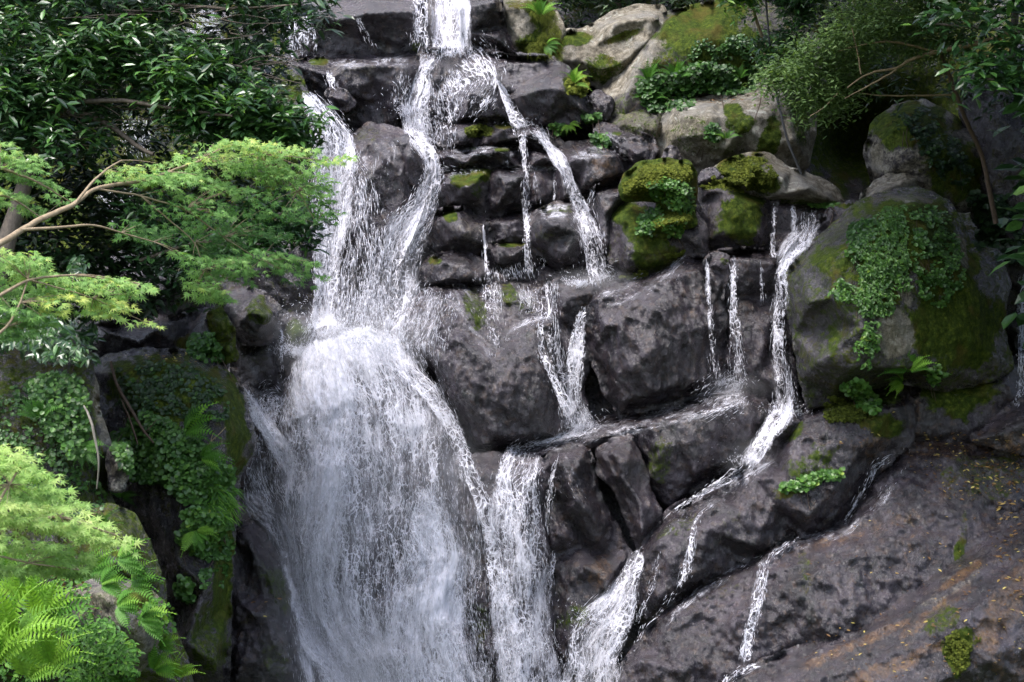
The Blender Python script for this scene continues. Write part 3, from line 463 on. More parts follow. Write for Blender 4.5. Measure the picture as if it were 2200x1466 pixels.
rock('rock_slab', 'shaded flat topped rock above the round backed boulder', 24.3, [(170,760),(200,700,.3),(320,690,.5),(430,672,.5),(470,672,.3),(492,740),(480,790),(440,780),(380,752),(300,752),(200,780)], [(230,715,-.2),(340,705,-.3),(440,688,-.35),(300,735,-.5),(430,740,-.6)], R=10, rd=.14, ms=[(430,740,60,20,0,'g',.7)])
rock('boulder', 'leaning wedge with moss streaks beside the shaded rock', 23.9, [(452,680),(470,664,.1),(486,684),(502,730),(503,770),(482,780),(462,740)], [(475,700,-.2),(490,750,-.2)], R=9, rd=.14, s=4, base=(.65,.1,.1))
rock('rock_slab', 'dark mossy shelf deep under the maple boughs', 25.2, [(160,560,.2),(300,540,.3),(430,560,.3),(470,600),(480,680),(440,700),(300,710),(170,720)], [(250,590,-.4),(400,600,-.5),(420,650,-.5),(260,670,-.4)], R=16, rd=.2, ms=[(420,610,60,60,0,'g',.6)])
rock('boulder', 'wet topped grey boulder between the maple and the left fall', 25.6, [(482,655),(500,634,.3),(525,622,.5),(570,634,.5),(600,668,.3),(596,710),(575,735),(545,742),(520,738),(498,720)], [(515,658,-.3),(548,648,-.3),(520,690,-.5),(570,680,-.55),(555,715,-.45),(540,670,-.5)], R=8, rd=.1, s=4, ms=[(560,670,30,36,0,'g',.55)])
rock('rock_slab', 'dark wet rocks tumbling down beside the left fall', 26.2, [(495,725),(560,735),(605,690),(622,740),(612,800),(600,850),(560,860),(540,900),(525,850),(505,800)], [(530,770,-.3),(580,760,-.5),(590,810,-.5),(550,830,-.3)], R=12, rd=.15, fs=2.2, ms=[(560,760,30,30,0,'g',.4),(560,850,20,14,0,'g',.5)])
rock('boulder', 'green stained hump at the foot of the left stream', 26.0, [(610,720),(622,690,.1),(655,686,.1),(668,710),(655,745),(620,750)], [(640,715,-.25)], R=14, rd=.18, s=4, ms=[(640,715,34,28,0,'g',.6)])
rock('rock_slab', 'glossy dark toe of rock left of the main fall base', 24.7,
     [(486,1180),(498,1130,.2),(535,1120,.3),(565,1150,.3),(600,1200,.2),(625,1270,.1),(640,1340),(680,1400),(730,1450),(760,1530),(480,1530),(482,1350)],
     [(530,1150,-.3),(550,1200,-.4),(520,1190,-.1),(580,1240,-.45),(530,1270,-.3),(600,1300,-.5),(520,1300,-.5),(580,1350,-.8),(640,1380,-.5),(520,1420,-.6),(620,1440,-.8),(690,1470,-.6)], R=14, rd=.18, s=4.6, fs=2.3, amp=1.15, ms=[(600,1260,30,60,-25,'g',.5),(550,1190,30,30,0,'g',.25),(560,1330,60,16,0,'g',.3),(540,1380,60,70,0,'r',.35),(590,1420,30,60,-25,'g',.4)])
rock('earth_bank', 'brown earthy bank with roots at the left edge', 20.6,
     [(-700,640,.5),(-200,640,.5),(0,660,.5),(120,700,.5),(190,760,.3),(205,830,.2),(212,900),(232,950),(222,1050),(262,1120,.1),(310,1180,.1),(345,1250),(360,1340),(400,1420),(420,1530),(-700,1560)],
     [(0,760,0),(120,800,-.1),(180,850,-.2),(150,950,-.5),(50,900,-.6),(190,1050,-.5),(100,1100,-1.),(0,1050,-1.2),(230,1180,-.6),(280,1260,-.7),(150,1300,-1.6),(0,1300,-2.),(300,1380,-1.1),(120,1440,-2.1),(350,1450,-.9),(-300,1100,-2),(-400,1400,-2.6),(240,1420,-1.5)],
     R=16, rd=.2, s=6, fs=1.2, amp=.9, thick=3, base=(.5,.25,.35), ms=[(225,900,20,90,-10,'t',.8),(225,900,14,80,-10,'g',-.8),(120,850,90,90,0,'g',.4),(300,1200,60,60,0,'g',.7)], cat='bank', kind='structure')
rock('boulder', 'mossy brown boulder under the near maple tips', 19.3, [(150,1120),(230,1088,.1),(285,1108,.1),(318,1170,.1),(340,1240),(325,1290),(240,1300),(160,1240)], [(235,1120,-.4),(280,1170,-.5),(240,1220,-.7),(310,1240,-.4)], R=26, rd=.3, amp=.6, base=(.55,.4,.1))
rock('boulder', 'low tan boulder among the ferns at the bottom left', 18.6, [(150,1270),(210,1250,.1),(300,1256,.1),(345,1290,.1),(350,1340),(330,1400),(300,1440),(240,1420),(170,1340)], [(220,1280,-.4),(300,1290,-.4),(260,1340,-.5),(310,1370,-.4)], R=20, rd=.25, amp=.7, base=(.35,.6,.2), ms=[(290,1285,44,24,0,'g',.9),(290,1390,30,40,0,'t',.8)])
rock('boulder', 'half hidden grey stone above the bank fern', 20.2, [(232,975),(245,955,.1),(268,965),(272,1020),(262,1050),(240,1050)], [(252,1000,-.2)], R=12, rd=.15, s=4, base=(.1,.4,0))
zfix()
# ------------------------------------------------------------------ falling water
def water_material(name, thr=.0, soft=.5, top=.96, lace=.62):
    s = NT(name); uv = s.attr('flow', 'Vector'); dn = s.attr('dens')
    w = s.node('TexNoise', Scale=2.2, Detail=3); s.t.links.new(uv, w.inputs['Vector'])
    wv = s.node('VectorMath', {'operation': 'MULTIPLY_ADD'}); s.t.links.new(w.outputs['Color'], wv.inputs[0]); wv.inputs[1].default_value = (.16, .3, 0); s.t.links.new(uv, wv.inputs[2]); q = wv.outputs[0]
    n1 = s.noise(s.scaled(q, (9, 1.5, 1)), 1, 4, .62); n2 = s.noise(s.scaled(q, (38, 6.5, 1)), 1, 3, .65); n3 = s.noise(s.scaled(q, (90, 30, 1)), 1, 2, .6)
    vo = s.node('TexVoronoi', {'feature': 'DISTANCE_TO_EDGE'}, Scale=1.0); s.t.links.new(s.scaled(q, (17, 9, 1)), vo.inputs['Vector'])
    vo2 = s.node('TexVoronoi', {'feature': 'DISTANCE_TO_EDGE'}, Scale=1.0); s.t.links.new(s.scaled(q, (40, 17, 1), (3, 5, 1)), vo2.inputs['Vector'])
    la = s.math('ADD', s.sstep(vo.outputs[0], 0., .13, lace, 0.), s.sstep(vo2.outputs[0], 0., .12, lace * .6, 0.))
    a = s.math('MULTIPLY_ADD', dn, 1.75, -1.12 - thr)
    a = s.math('MULTIPLY_ADD', s.math('SUBTRACT', s.noise(s.scaled(q, (2.6, .8, 1)), 1, 2, .5), .5), 2.0, a)
    a = s.math('MULTIPLY_ADD', s.math('SUBTRACT', n1, .5), 2.9, a)
    a = s.math('MULTIPLY_ADD', s.math('SUBTRACT', n2, .5), 1.8, a)
    a = s.math('MULTIPLY_ADD', s.math('SUBTRACT', n3, .5), 1.0, a)
    a = s.math('ADD', a, la)
    al = s.sstep(a, 0.05, .05 + soft, 0., top)
    al = s.math('MULTIPLY', al, s.sstep(dn, .02, .16))
    bp = s.node('Bump', Strength=.7, Distance=.03, Height=a)
    up = s.node('VectorMath', {'operation': 'ADD'}); s.t.links.new(bp.outputs[0], up.inputs[0]); up.inputs[1].default_value = (0, -.15, 1.5); un = s.node('VectorMath', {'operation': 'NORMALIZE'}); s.t.links.new(up.outputs[0], un.inputs[0])
    df = s.node('BsdfDiffuse'); df.inputs[0].default_value = (.84, .84, .93, 1); s.t.links.new(un.outputs[0], df.inputs['Normal'])
    tl = s.node('BsdfTranslucent'); tl.inputs[0].default_value = (.86, .88, .92, 1)
    gl = s.node('BsdfGlossy'); gl.inputs['Roughness'].default_value = .25; s.t.links.new(bp.outputs[0], gl.inputs['Normal'])
    m1 = s.node('MixShader'); m1.inputs[0].default_value = .25; s.t.links.new(df.outputs[0], m1.inputs[1]); s.t.links.new(tl.outputs[0], m1.inputs[2])
    m2 = s.node('MixShader'); m2.inputs[0].default_value = .1; s.t.links.new(m1.outputs[0], m2.inputs[1]); s.t.links.new(gl.outputs[0], m2.inputs[2])
    tp = s.node('BsdfTransparent'); m3 = s.node('MixShader'); s.t.links.new(al, m3.inputs[0]); s.t.links.new(tp.outputs[0], m3.inputs[1]); s.t.links.new(m2.outputs[0], m3.inputs[2])
    s.t.links.new(m3.outputs[0], s.out.inputs[0]); return s.m
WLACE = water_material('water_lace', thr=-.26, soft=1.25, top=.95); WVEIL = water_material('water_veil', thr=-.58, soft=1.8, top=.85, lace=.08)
def drop_material():
    s = NT('water_drops'); s.b.inputs['Base Color'].default_value = (.84, .84, .93, 1); s.b.inputs['Roughness'].default_value = .25
    tr = s.node('BsdfTranslucent'); tr.inputs[0].default_value = (.9, .92, .95, 1); mx = s.node('MixShader'); mx.inputs[0].default_value = .4
    s.t.links.new(s.b.outputs[0], mx.inputs[1]); s.t.links.new(tr.outputs[0], mx.inputs[2]); s.t.links.new(mx.outputs[0], s.out.inputs[0]); return s.m
WDROP = drop_material()

BIP_V = np.array([(1, 0, 0), (-1, 0, 0), (0, 1, 0), (0, -.5, .87), (0, -.5, -.87)], float)
BIP_T = np.array([(0, 2, 3), (0, 3, 4), (0, 4, 2), (1, 3, 2), (1, 4, 3), (1, 2, 4)])
def place(tv, tt, pos, ax, nr, sx, sy, sz=None, rnd=None):
    """instances of a template as one vertex/triangle soup. x follows ax, z follows nr"""
    ax = ax / (np.linalg.norm(ax, axis=1)[:, None] + 1e-9); sdv = np.cross(nr, ax); sdv /= (np.linalg.norm(sdv, axis=1)[:, None] + 1e-9); nn = np.cross(ax, sdv)
    n, k = len(pos), len(tv); sz = sy if sz is None else sz
    V = pos[:, None] + (sx[:, None] * tv[:, 0])[..., None] * ax[:, None] + (sy[:, None] * tv[:, 1])[..., None] * sdv[:, None] + (sz[:, None] * tv[:, 2])[..., None] * nn[:, None]
    T = (tt[None] + (np.arange(n) * k)[:, None, None]).reshape(-1, tt.shape[1])
    return V.reshape(-1, 3), T, None if rnd is None else np.repeat(rnd, k)

def flow_line(path):
    P = np.array([p[:4] if len(p) > 3 else (*p[:3], 1.) for p in path], float)
    t = np.concatenate([[0], np.cumsum(np.hypot(*np.diff(P[:, :2], axis=0).T))])
    n = max(4, int(t[-1] / 5)); tt = np.linspace(0, t[-1], n)
    # smooth interpolation
    c = [np.interp(tt, t, P[:, i]) for i in range(4)]
    for _ in range(3):
        for i in range(4): c[i][1:-1] = .25 * c[i][:-2] + .5 * c[i][1:-1] + .25 * c[i][2:]
    return tt, c
WN = [0]
def stream(label, path, lift=.05, mats=('lace', 'veil'), drops=1., dfloor=0., dk=1., film=False, ws=1., spread=1., fade=(1, 1), name='waterfall_stream', free=0., dsize=.8, edge=.35):
    WN[0] += 1; sd_ = WN[0]
    tt, (cx, cy, w, dn) = flow_line(path); w = w * ws
    tx = np.gradient(cx); ty = np.gradient(cy); L = np.hypot(tx, ty) + 1e-6; nx, ny = -ty / L, tx / L
    nx = np.where(np.abs(ny) < .8, np.sign(nx) * np.sqrt(nx ** 2), nx)
    root = bpy.data.objects.new(name, None); COL.objects.link(root); root['label'] = label; root['category'] = 'waterfall'; root['kind'] = 'thing'
    nv = len(tt); Dref = float(np.median(zat(cx, cy))); root.location = W(cx[0], cy[0], Dref); R0 = np.array(root.location)
    fd = np.clip(tt / (18 * fade[0] + .1), 0, 1) * np.clip((tt[-1] - tt) / (30 * fade[1] + .1), 0, 1)
    for li, lay in enumerate(mats):
        ww = w * (1. if lay == 'lace' else 1.25)
        nu = int(np.clip(ww.max() / 5, 4, 90)); u = np.linspace(0, 1, nu)
        U, V = np.meshgrid(u, np.arange(nv)); q = np.stack([U * 2.3 + sd_, V * .045, 0 * U + li], -1).reshape(-1, 3)
        j = fbm(q, 3, 8).reshape(U.shape) * np.minimum(9, .25 * ww[:, None])
        X = cx[:, None] + nx[:, None] * (.5 - U) * ww[:, None] + j; Y = cy[:, None] + ny[:, None] * (.5 - U) * ww[:, None]
        Z = np.maximum(zat(X, Y), dfloor)
        Z = np.minimum.accumulate(Z + 0., axis=0) if not film else Z
        for _ in range(2):
            Z[:, 1:-1] = np.minimum(Z[:, 1:-1], .25 * Z[:, :-2] + .5 * Z[:, 1:-1] + .25 * Z[:, 2:])
        Zs = Z.copy()
        for _ in range(3): Zs[1:-1] = .25 * Zs[:-2] + .5 * Zs[1:-1] + .25 * Zs[2:]
        Z = np.minimum(Z, Zs) - lift - li * .05
        px = Dref / F
        fl = np.stack([(U - .5) * ww[:, None] * px + sd_ * 3.7, np.repeat(tt[:, None] * px, nu, 1), 0 * U + sd_ + li * 7], -1)
        ed = np.clip((1 - np.abs(2 * U - 1)) / edge, 0, 1); ed = ed * ed * (3 - 2 * ed)
        de = .88 * dk * dn[:, None] * ed * fd[:, None]
        i = np.arange(nv * nu).reshape(nv, nu); Q = np.stack([i[:-1, :-1].ravel(), i[1:, :-1].ravel(), i[1:, 1:].ravel(), i[:-1, 1:].ravel()], -1)
        P = W(X.ravel(), Y.ravel(), Z.ravel())
        nm = 'white_water' if lay == 'lace' else 'thin_veil'
        link(nm, mesh_np(nm, P - R0, Q, {'flow': fl.reshape(-1, 3), 'dens': de.ravel()}, WLACE if lay == 'lace' else WVEIL), root)
        if li == 0: Z0, X0, Y0 = Z, X, Y
    area = (w * 5).sum(); n = int(area * .024 * drops)
    if n > 3:
        vi = rng.choice(nv - 1, n, p=((w * dn + .01)[:-1] / (w * dn + .01)[:-1].sum())); u = rng.beta(1.6, 1.6, n)
        k = pn(np.stack([u * w[vi] / 16. + sd_, tt[vi] / 60., 0 * u], -1), 4) * .5 + .5; keep = rng.random(n) < np.clip(k * 1.9 - .25, .05, 1) * np.clip(fd[vi] + .3, 0, 1)
        vi, u = vi[keep], u[keep]; n = len(vi); uo = (u - .5) * spread * 1.15
        nu = X0.shape[1]; ui = np.clip(((uo + .5) * (nu - 1)).astype(int), 0, nu - 1)
        x = cx[vi] + nx[vi] * (-uo) * w[vi] + rng.normal(0, 2, n); y = cy[vi] + ny[vi] * (-uo) * w[vi] + rng.uniform(-3, 3, n)
        z = Z0[vi, ui] - np.abs(rng.normal(0, .07, n)) - .02
        a = W(X0[vi, ui], Y0[vi, ui], Z0[vi, ui]); b = W(X0[np.minimum(vi + 1, nv - 1), ui], Y0[np.minimum(vi + 1, nv - 1), ui], Z0[np.minimum(vi + 1, nv - 1), ui])
        ax = (b - a); ax /= np.linalg.norm(ax, axis=1)[:, None] + 1e-9; ax = ax + rng.normal(0, .10, (n, 3)); ax[:, 2] -= .15
        px = Dref / F; sx = px * rng.gamma(2., 3.2, n) * dsize + px * .8; sy = px * rng.uniform(.25, .75, n) * dsize
        V, T, _ = place(BIP_V, BIP_T, W(x, y, z), ax, np.tile((0, 1., .1), (n, 1)), sx, sy)
        link('spray', mesh_np('spray', V - R0, T, None, WDROP), root, kind='stuff')
    return root
def splash(label, pts, n, h=.5, sz=1.):
    """drops thrown up where a stream lands; pts = [(x, y, spread_px)]"""
    A = []; per = n // len(pts)
    for (x, y, r) in pts:
        m = int(per * .6); th = rng.uniform(0, 2 * math.pi, m); rr = rng.gamma(1.6, .32, m) * r
        hx = np.cos(th) * rr; t = rng.random(m); el = rng.uniform(.1, 1.2, m)
        xx = x + hx; yy = y - rr * np.sin(el) * t * 1.6 * h + rng.normal(0, r * .08, m)
        zz = zat(np.full(m, x), np.full(m, y)) - .08 - np.abs(rng.normal(0, .15, m)) * r / 40
        P = W(xx, yy, zz); ax = np.stack([np.cos(th) * .6, -np.abs(rng.normal(0, .4, m)), rng.normal(.1, 1, m)], -1)
        px = zz / F; A.append((P, ax, px * rng.gamma(2, 1.1, m) * sz, px * rng.uniform(.3, .8, m) * sz))
    P = np.concatenate([a[0] for a in A]); ax = np.concatenate([a[1] for a in A]); sx = np.concatenate([a[2] for a in A]); sy = np.concatenate([a[3] for a in A])
    V, T, _ = place(BIP_V, BIP_T, P, ax, np.tile((0, 1., .1), (len(P), 1)), np.maximum(sx, sy), sy)
    c = P.mean(0); o = link('splash', mesh_np('splash', V - c, T, None, WDROP), None, label, 'splash', None, 'stuff'); o.location = c

# topmost tier
stream('topmost white fall pouring over the upper edge of the rocks', [(968,-60,74,.9),(967,20,76,.85),(968,90,72,.9),(970,130,90,.95)], drops=1.6, edge=.15, fade=(.1,1), dk=0.88)
stream('sparse threads of water just left of the topmost fall', [(905,-20,36,.45),(906,40,44,.5),(902,110,46,.42)], mats=('lace',), drops=1.2, fade=(.3,1))
stream('thin broken trickles hanging at the top left by the tree', [(630,30,60,.45),(640,70,66,.48),(650,130,70,.35)], mats=('lace',), drops=1.6)
stream('lacy apron of water spilling right below the topmost fall', [(985,128,170,.55),(1010,150,180,.55),(1030,178,150,.45),(1000,215,120,.3),(985,250,90,.22)], drops=1., lift=.04, mats=('lace',))
# second and third
stream('second stream tumbling down the middle of the upper rocks', [(930,112,60,.6),(914,150,24,.85),(905,185,55,.8),(890,225,60,.82),(892,265,60,.9),(905,300,55,.85),(925,330,36,.9),(935,365,40,.95),(920,410,58,.9),(905,450,60,.9),(878,485,86,.95),(858,520,96,.85),(845,570,110,.72),(838,640,120,.6),(800,720,150,.5)], drops=2.2, lift=.07, edge=.45, dk=0.84)
stream('faint lace over the face right of the second stream', [(930,190,70,.35),(940,240,80,.42),(945,290,70,.35),(955,340,60,.2)], mats=('lace',), drops=1.5)
stream('short bright run on the ledge under the second stream', [(930,372,40,.5),(985,372,22,.4),(1050,368,8,.25)], mats=('lace',), drops=1.)
stream('left fall fanning out from the shadow of the trees', [(652,192,14,.9),(672,222,46,.9),(700,262,76,.92),(720,300,92,.95),(722,350,100,.9),(712,410,96,.86),(706,470,90,.84),(702,540,62,.9),(700,610,54,.9),(698,680,66,.95),(700,730,120,1.)], drops=2.4, lift=.08, edge=.4, dk=0.84)
stream('short trickle falling beside the small dark stone', [(706,146,14,.5),(712,175,24,.65),(716,205,26,.5)], mats=('lace',), drops=1.)
stream('feathery side stream at the left of the left fall', [(625,250,20,.4),(655,285,30,.5),(680,330,30,.4),(690,400,40,.3)], mats=('lace',), drops=1.2)
stream('wide see through veil between the left fall and the second stream', [(745,330,40,.18),(765,400,80,.26),(775,500,120,.27),(770,600,150,.3),(765,700,190,.45),(760,740,220,.6)], mats=('veil','lace'), drops=2.6, lift=.12, dsize=1.1, edge=.5)
# slanting jet and the threads on the stack
stream('short slanting white jet beside the triangular block', [(1068,172,6,1.),(1080,195,16,1.),(1095,230,26,1.),(1108,262,34,1.),(1122,276,60,.8)], drops=1.4, lift=.16, mats=('lace',), edge=.25, fade=(.1,.4), dk=0.95)
stream('thin thread dropping over the middle of the ledges', [(1122,280,34,.55),(1126,330,20,.7),(1130,400,22,.55),(1132,480,20,.72),(1132,530,20,.7),(1138,604,30,.5)], mats=('lace',), drops=2.5, dk=0.85, ws=.78)
stream('narrow zigzag stream down the right end of the ledges', [(1140,276,60,.6),(1165,292,36,.8),(1176,312,24,.85),(1196,336,40,.8),(1214,362,28,.85),(1222,392,30,.7),(1236,425,34,.7),(1250,455,56,.8),(1268,500,66,.78),(1278,545,62,.68),(1284,585,60,.75),(1300,604,90,.9)], drops=2.4, lift=.07, dk=0.86, ws=.78)
stream('pinkish trickle over the corner of the grey smooth block', [(1278,400,12,.6),(1270,425,14,.5),(1262,450,16,.5)], mats=('lace',), drops=1.)
stream('single needle of water falling left of the squat mossy block', [(1036,470,6,.9),(1041,520,7,1.),(1044,570,8,1.),(1047,602,18,.9)], mats=('lace',), drops=1.5, edge=.2)
stream('fine drips between the stack and the central rock', [(1090,570,150,.22),(1100,610,150,.2)], mats=('lace',), drops=1.4)
stream('thin film running over the top of the central rock', [(1050,606,60,.5),(1060,650,60,.35),(1060,700,50,.3),(1068,770,30,.2)], mats=('veil','lace'), drops=.5, lift=.03)
stream('thin film on the right of the central rock top', [(1150,606,90,.45),(1160,650,80,.35),(1150,690,90,.3)], mats=('veil','lace'), drops=1.2, lift=.03)
stream('spray washing over the left shoulder of the central rock', [(930,615,120,.4),(900,680,140,.4),(880,740,150,.38),(900,800,110,.2)], mats=('veil',), drops=2.4, lift=.1, edge=.6)
# gap falls
stream('white fall in the cleft between the two central rocks', [(1256,655,10,.7),(1248,690,26,.75),(1238,740,36,.8),(1236,800,36,.75),(1232,850,34,.85),(1240,895,56,.9),(1240,932,80,.9)], drops=2., lift=.3, dk=0.84)
stream('broken thread down the right edge of the central rock', [(1160,690,14,.5),(1164,760,16,.4),(1190,815,20,.6),(1212,860,30,.75),(1228,900,40,.7)], mats=('lace',), drops=2.4, lift=.08)
stream('sparse drips left of the cleft fall', [(1190,610,14,.4),(1194,690,16,.45),(1205,790,20,.4),(1215,840,20,.4)], mats=('lace',), drops=3., lift=.1)
stream('film sliding left along the slanting slab', [(1300,910,26,.4),(1240,928,24,.75),(1180,946,18,.6),(1090,966,14,.4)], mats=('lace','veil'), drops=1.2, lift=.03)
# triple thin falls and right hand fall
stream('leftmost of the three thin falls under the pale boulder', [(1664,440,14,.85),(1664,480,14,.85),(1660,530,16,.8),(1664,556,22,.7)], mats=('lace',), drops=2., lift=.2, edge=.25, fade=(.1,.3), ws=.78)
stream('middle pair of threads of the three thin falls', [(1702,440,14,.7),(1706,470,16,.6),(1706,500,16,.6)], mats=('lace',), drops=1.5, lift=.1, fade=(.2,.3))
stream('right hand fall dropping past the great leaning boulder', [(1735,446,44,.5),(1738,480,44,.55),(1722,510,66,.85),(1692,545,50,1.),(1678,580,34,.9),(1680,630,36,.75),(1670,690,40,.75),(1672,750,42,.75),(1680,810,50,.7),(1690,860,66,.72),(1680,895,70,.9),(1650,930,54,.95),(1622,975,50,.95),(1598,1004,50,1.)], drops=1.9, lift=.08, dk=0.76, ws=.78)
stream('thin run hugging the lower edge of the slanting slab', [(1600,1004,40,.8),(1560,1030,22,.9),(1510,1058,14,.9),(1460,1090,10,.6),(1430,1112,8,.4)], mats=('lace',), drops=1.2, lift=.05, edge=.3, dk=0.75)
stream('hair thin fall at the left end of the curtain wall', [(1519,560,8,.75),(1522,620,12,.8),(1526,690,12,.6),(1532,760,16,.5),(1542,820,24,.3)], mats=('lace',), drops=2.5, lift=.1)
stream('pair of bright threads in the middle of the curtain wall', [(1578,548,16,.5),(1574,610,22,.8),(1576,670,22,.75),(1580,720,32,.6),(1584,780,48,.55),(1588,826,64,.55)], mats=('lace',), drops=2.2, lift=.08, ws=.78)
stream('faint thread right of the paired threads', [(1634,556,8,.45),(1636,610,8,.45),(1640,650,10,.2)], mats=('lace',), drops=3.)
stream('thin film spreading over the hump of the slanting slab', [(1590,822,90,.45),(1560,850,110,.35),(1500,880,90,.25)], mats=('veil',), drops=1.5, lift=.03)
stream('far thin fall at the right edge of the picture', [(2206,590,24,.7),(2200,680,26,.7),(2197,760,24,.7),(2196,830,18,.7),(2180,880,10,.8)], mats=('lace','veil'), drops=2., lift=.25)
# main fall
stream('main fall spreading white over its broad hump', [(716,712,120,.9),(728,745,200,1.),(748,800,290,.82),(770,860,350,.70),(785,930,375,.68),(792,1010,385,.63),(796,1100,385,.61),(800,1200,375,.61),(806,1300,365,.63),(820,1400,360,.68),(850,1530,400,.75)], drops=1.5, lift=.12, edge=.3, dk=1.02)
stream('bright left half of the main fall', [(690,720,80,1.),(705,800,160,1.),(712,900,150,.9),(705,1000,130,.92),(690,1080,140,1.),(680,1160,110,.8),(690,1260,100,.8),(720,1360,120,.85),(770,1450,180,.95),(800,1530,200,.9)], drops=1.4, lift=.24, edge=.8, dk=.96)
stream('bright right edge of the main fall with a clear outline', [(800,735,60,.5),(870,790,50,.7),(925,840,44,.8),(958,890,40,.85),(985,950,34,.85),(1008,1010,40,.7),(1040,1080,36,.8),(1052,1150,30,.8),(1062,1210,40,.7),(1080,1290,60,.6),(1100,1380,60,.6),(1110,1530,60,.6)], drops=1.5, lift=.1, mats=('lace',))
stream('white surge low on the right half of the main fall', [(900,1040,60,.3),(920,1130,130,.55),(940,1200,150,.8),(925,1290,190,.85),(920,1340,210,.75),(930,1420,220,.62),(940,1530,230,.6)], drops=1.4, lift=.2, edge=.6, dk=1.08)
stream('stream slipping down left of the big hump by the mossy boulder', [(522,826,10,.8),(545,870,30,.85),(575,920,40,.85),(605,970,44,.85),(640,1010,50,.8),(660,1050,60,.7)], drops=1.6, lift=.12, dfloor=25.3)
stream('side sheet beside the round backed boulder', [(560,930,60,.35),(560,1000,90,.38),(575,1060,110,.42),(600,1100,110,.4)], mats=('lace','veil'), drops=2., lift=.08, dfloor=24.9)
stream('curling lower left edge of the main fall', [(530,1045,16,.6),(545,1085,34,.75),(590,1120,50,.85),(620,1180,40,.9),(632,1250,34,.95),(650,1320,44,.95),(678,1390,56,1.),(730,1440,90,1.),(790,1500,140,1.)], drops=1.2, lift=.16, edge=.4, dk=0.85)
stream('veil over the dark rock above the mossy boulder', [(560,870,60,.25),(600,850,100,.3),(590,930,100,.3)], mats=('veil',), drops=3., lift=.1)
stream('trickle among the tumbled rocks left of the fall', [(603,690,8,.6),(606,730,10,.55),(606,790,10,.5),(608,830,12,.4)], mats=('lace',), drops=1.5)
stream('lacy middle stream falling from the slanting slab', [(1135,958,60,.6),(1120,990,90,.68),(1110,1040,100,.66),(1112,1110,106,.7),(1118,1180,110,.78),(1118,1250,120,.82),(1116,1320,120,.8),(1130,1400,130,.86),(1140,1530,150,.9)], drops=1.5, lift=.1, edge=.25, dk=0.86)
stream('narrow strand beside the lacy middle stream', [(1198,975,8,.5),(1186,1030,14,.55),(1180,1080,20,.4),(1180,1150,14,.4)], mats=('lace',), drops=1.6)
stream('thin lace across the stepped rock', [(1000,1080,50,.25),(1010,1150,60,.3),(1010,1330,80,.3),(1020,1420,90,.4),(1020,1530,90,.5)], mats=('lace','veil'), drops=1.6)
stream('lower right cascade widening under the black crevice', [(1378,1172,12,.9),(1368,1200,34,.9),(1352,1250,50,.9),(1330,1295,80,.9),(1300,1340,120,.85),(1275,1390,120,.85),(1262,1460,130,.85),(1250,1540,150,.85)], drops=1.4, lift=.1, dk=0.82)
stream('small fall on the wet band right of the crevice', [(1530,1088,8,.7),(1500,1108,12,.8),(1490,1130,16,.7),(1484,1180,28,.8),(1476,1225,30,.75),(1458,1265,22,.7)], mats=('lace',), drops=1.8, lift=.08, dk=0.76, ws=.78)
stream('thin sliding strand from the small fall down the big dome', [(1455,1270,16,.5),(1420,1310,14,.4),(1380,1350,10,.3),(1352,1420,8,.4)], mats=('lace',), drops=1.2)
stream('short quick run at the top of the huge wet dome', [(1915,985,18,.5),(1880,1000,26,.7),(1868,1030,18,.9),(1852,1055,14,.9),(1838,1085,12,.9),(1808,1124,12,.8)], mats=('lace',), drops=1.4, lift=.05, dk=0.72)
stream('arched fall over the shoulder of the huge wet dome', [(1728,1152,8,.6),(1690,1170,16,.8),(1660,1190,22,.85),(1642,1222,30,.85),(1632,1270,34,.8),(1622,1320,32,.75),(1608,1370,34,.75),(1596,1428,36,.8)], drops=2., lift=.12, dk=0.72, ws=.78)
stream('white run off at the foot of the arched fall', [(1640,1425,12,.6),(1600,1440,20,.8),(1570,1456,26,.9),(1540,1490,30,.9)], mats=('lace',), drops=1.2, dk=0.75)
stream('misty water behind the dark tree at the top left', [(400,50,120,.3),(440,66,140,.4),(480,60,100,.3)], mats=('lace','veil'), drops=3.)
stream('water glinting through the tree at the far left', [(280,250,60,.3),(290,290,70,.42),(310,340,60,.3)], mats=('lace',), drops=3.)
stream('small fall seen under the maple bough', [(215,400,30,.35),(240,430,60,.5),(270,455,90,.55),(290,470,70,.4)], mats=('lace','veil'), drops=3.)
for lab, pth in [('thin twin trickle between the two thin threads of the ledges', [(1150,362,10,.5),(1152,410,12,.45),(1154,450,14,.4)]),
                 ('fine trickle over the right end of the second ledge', [(1190,368,8,.6),(1192,420,8,.55),(1190,446,14,.5)]),
                 ('short drip off the middle of the second ledge', [(1088,340,6,.6),(1089,362,6,.5)]),
                 ('trickle down the gap beside the rough lumpy block', [(1040,452,6,.6),(1042,480,6,.5)]),
                 ('hair thin drip below the squat mossy block', [(1075,572,40,.4),(1080,604,40,.4)]),
                 ('weak trickle crossing the dark overhanging slab', [(762,30,10,.45),(780,66,16,.45),(806,108,14,.4)]),
                 ('little trickle over the long ledge left of the second stream', [(868,150,30,.4),(866,200,40,.35),(872,250,30,.3)]),
                 ('sparse trickle on the triangular blue grey block', [(980,205,20,.45),(984,240,24,.4),(975,262,18,.35)]),
                 ('threads dripping over the lip beside the cleft fall', [(1180,700,14,.5),(1184,760,14,.45),(1196,820,12,.4)]),
                 ('fine trickle over the stepped rock right of the lacy stream', [(1192,1180,12,.5),(1184,1240,14,.5),(1180,1320,12,.4)]),
                 ('thin run crossing the foot of the lower right cascade', [(1420,1180,10,.4),(1400,1260,14,.5),(1370,1340,14,.4)])]:
    stream(lab, pth, lift=.03, mats=('lace',), drops=1.4, dsize=.7)
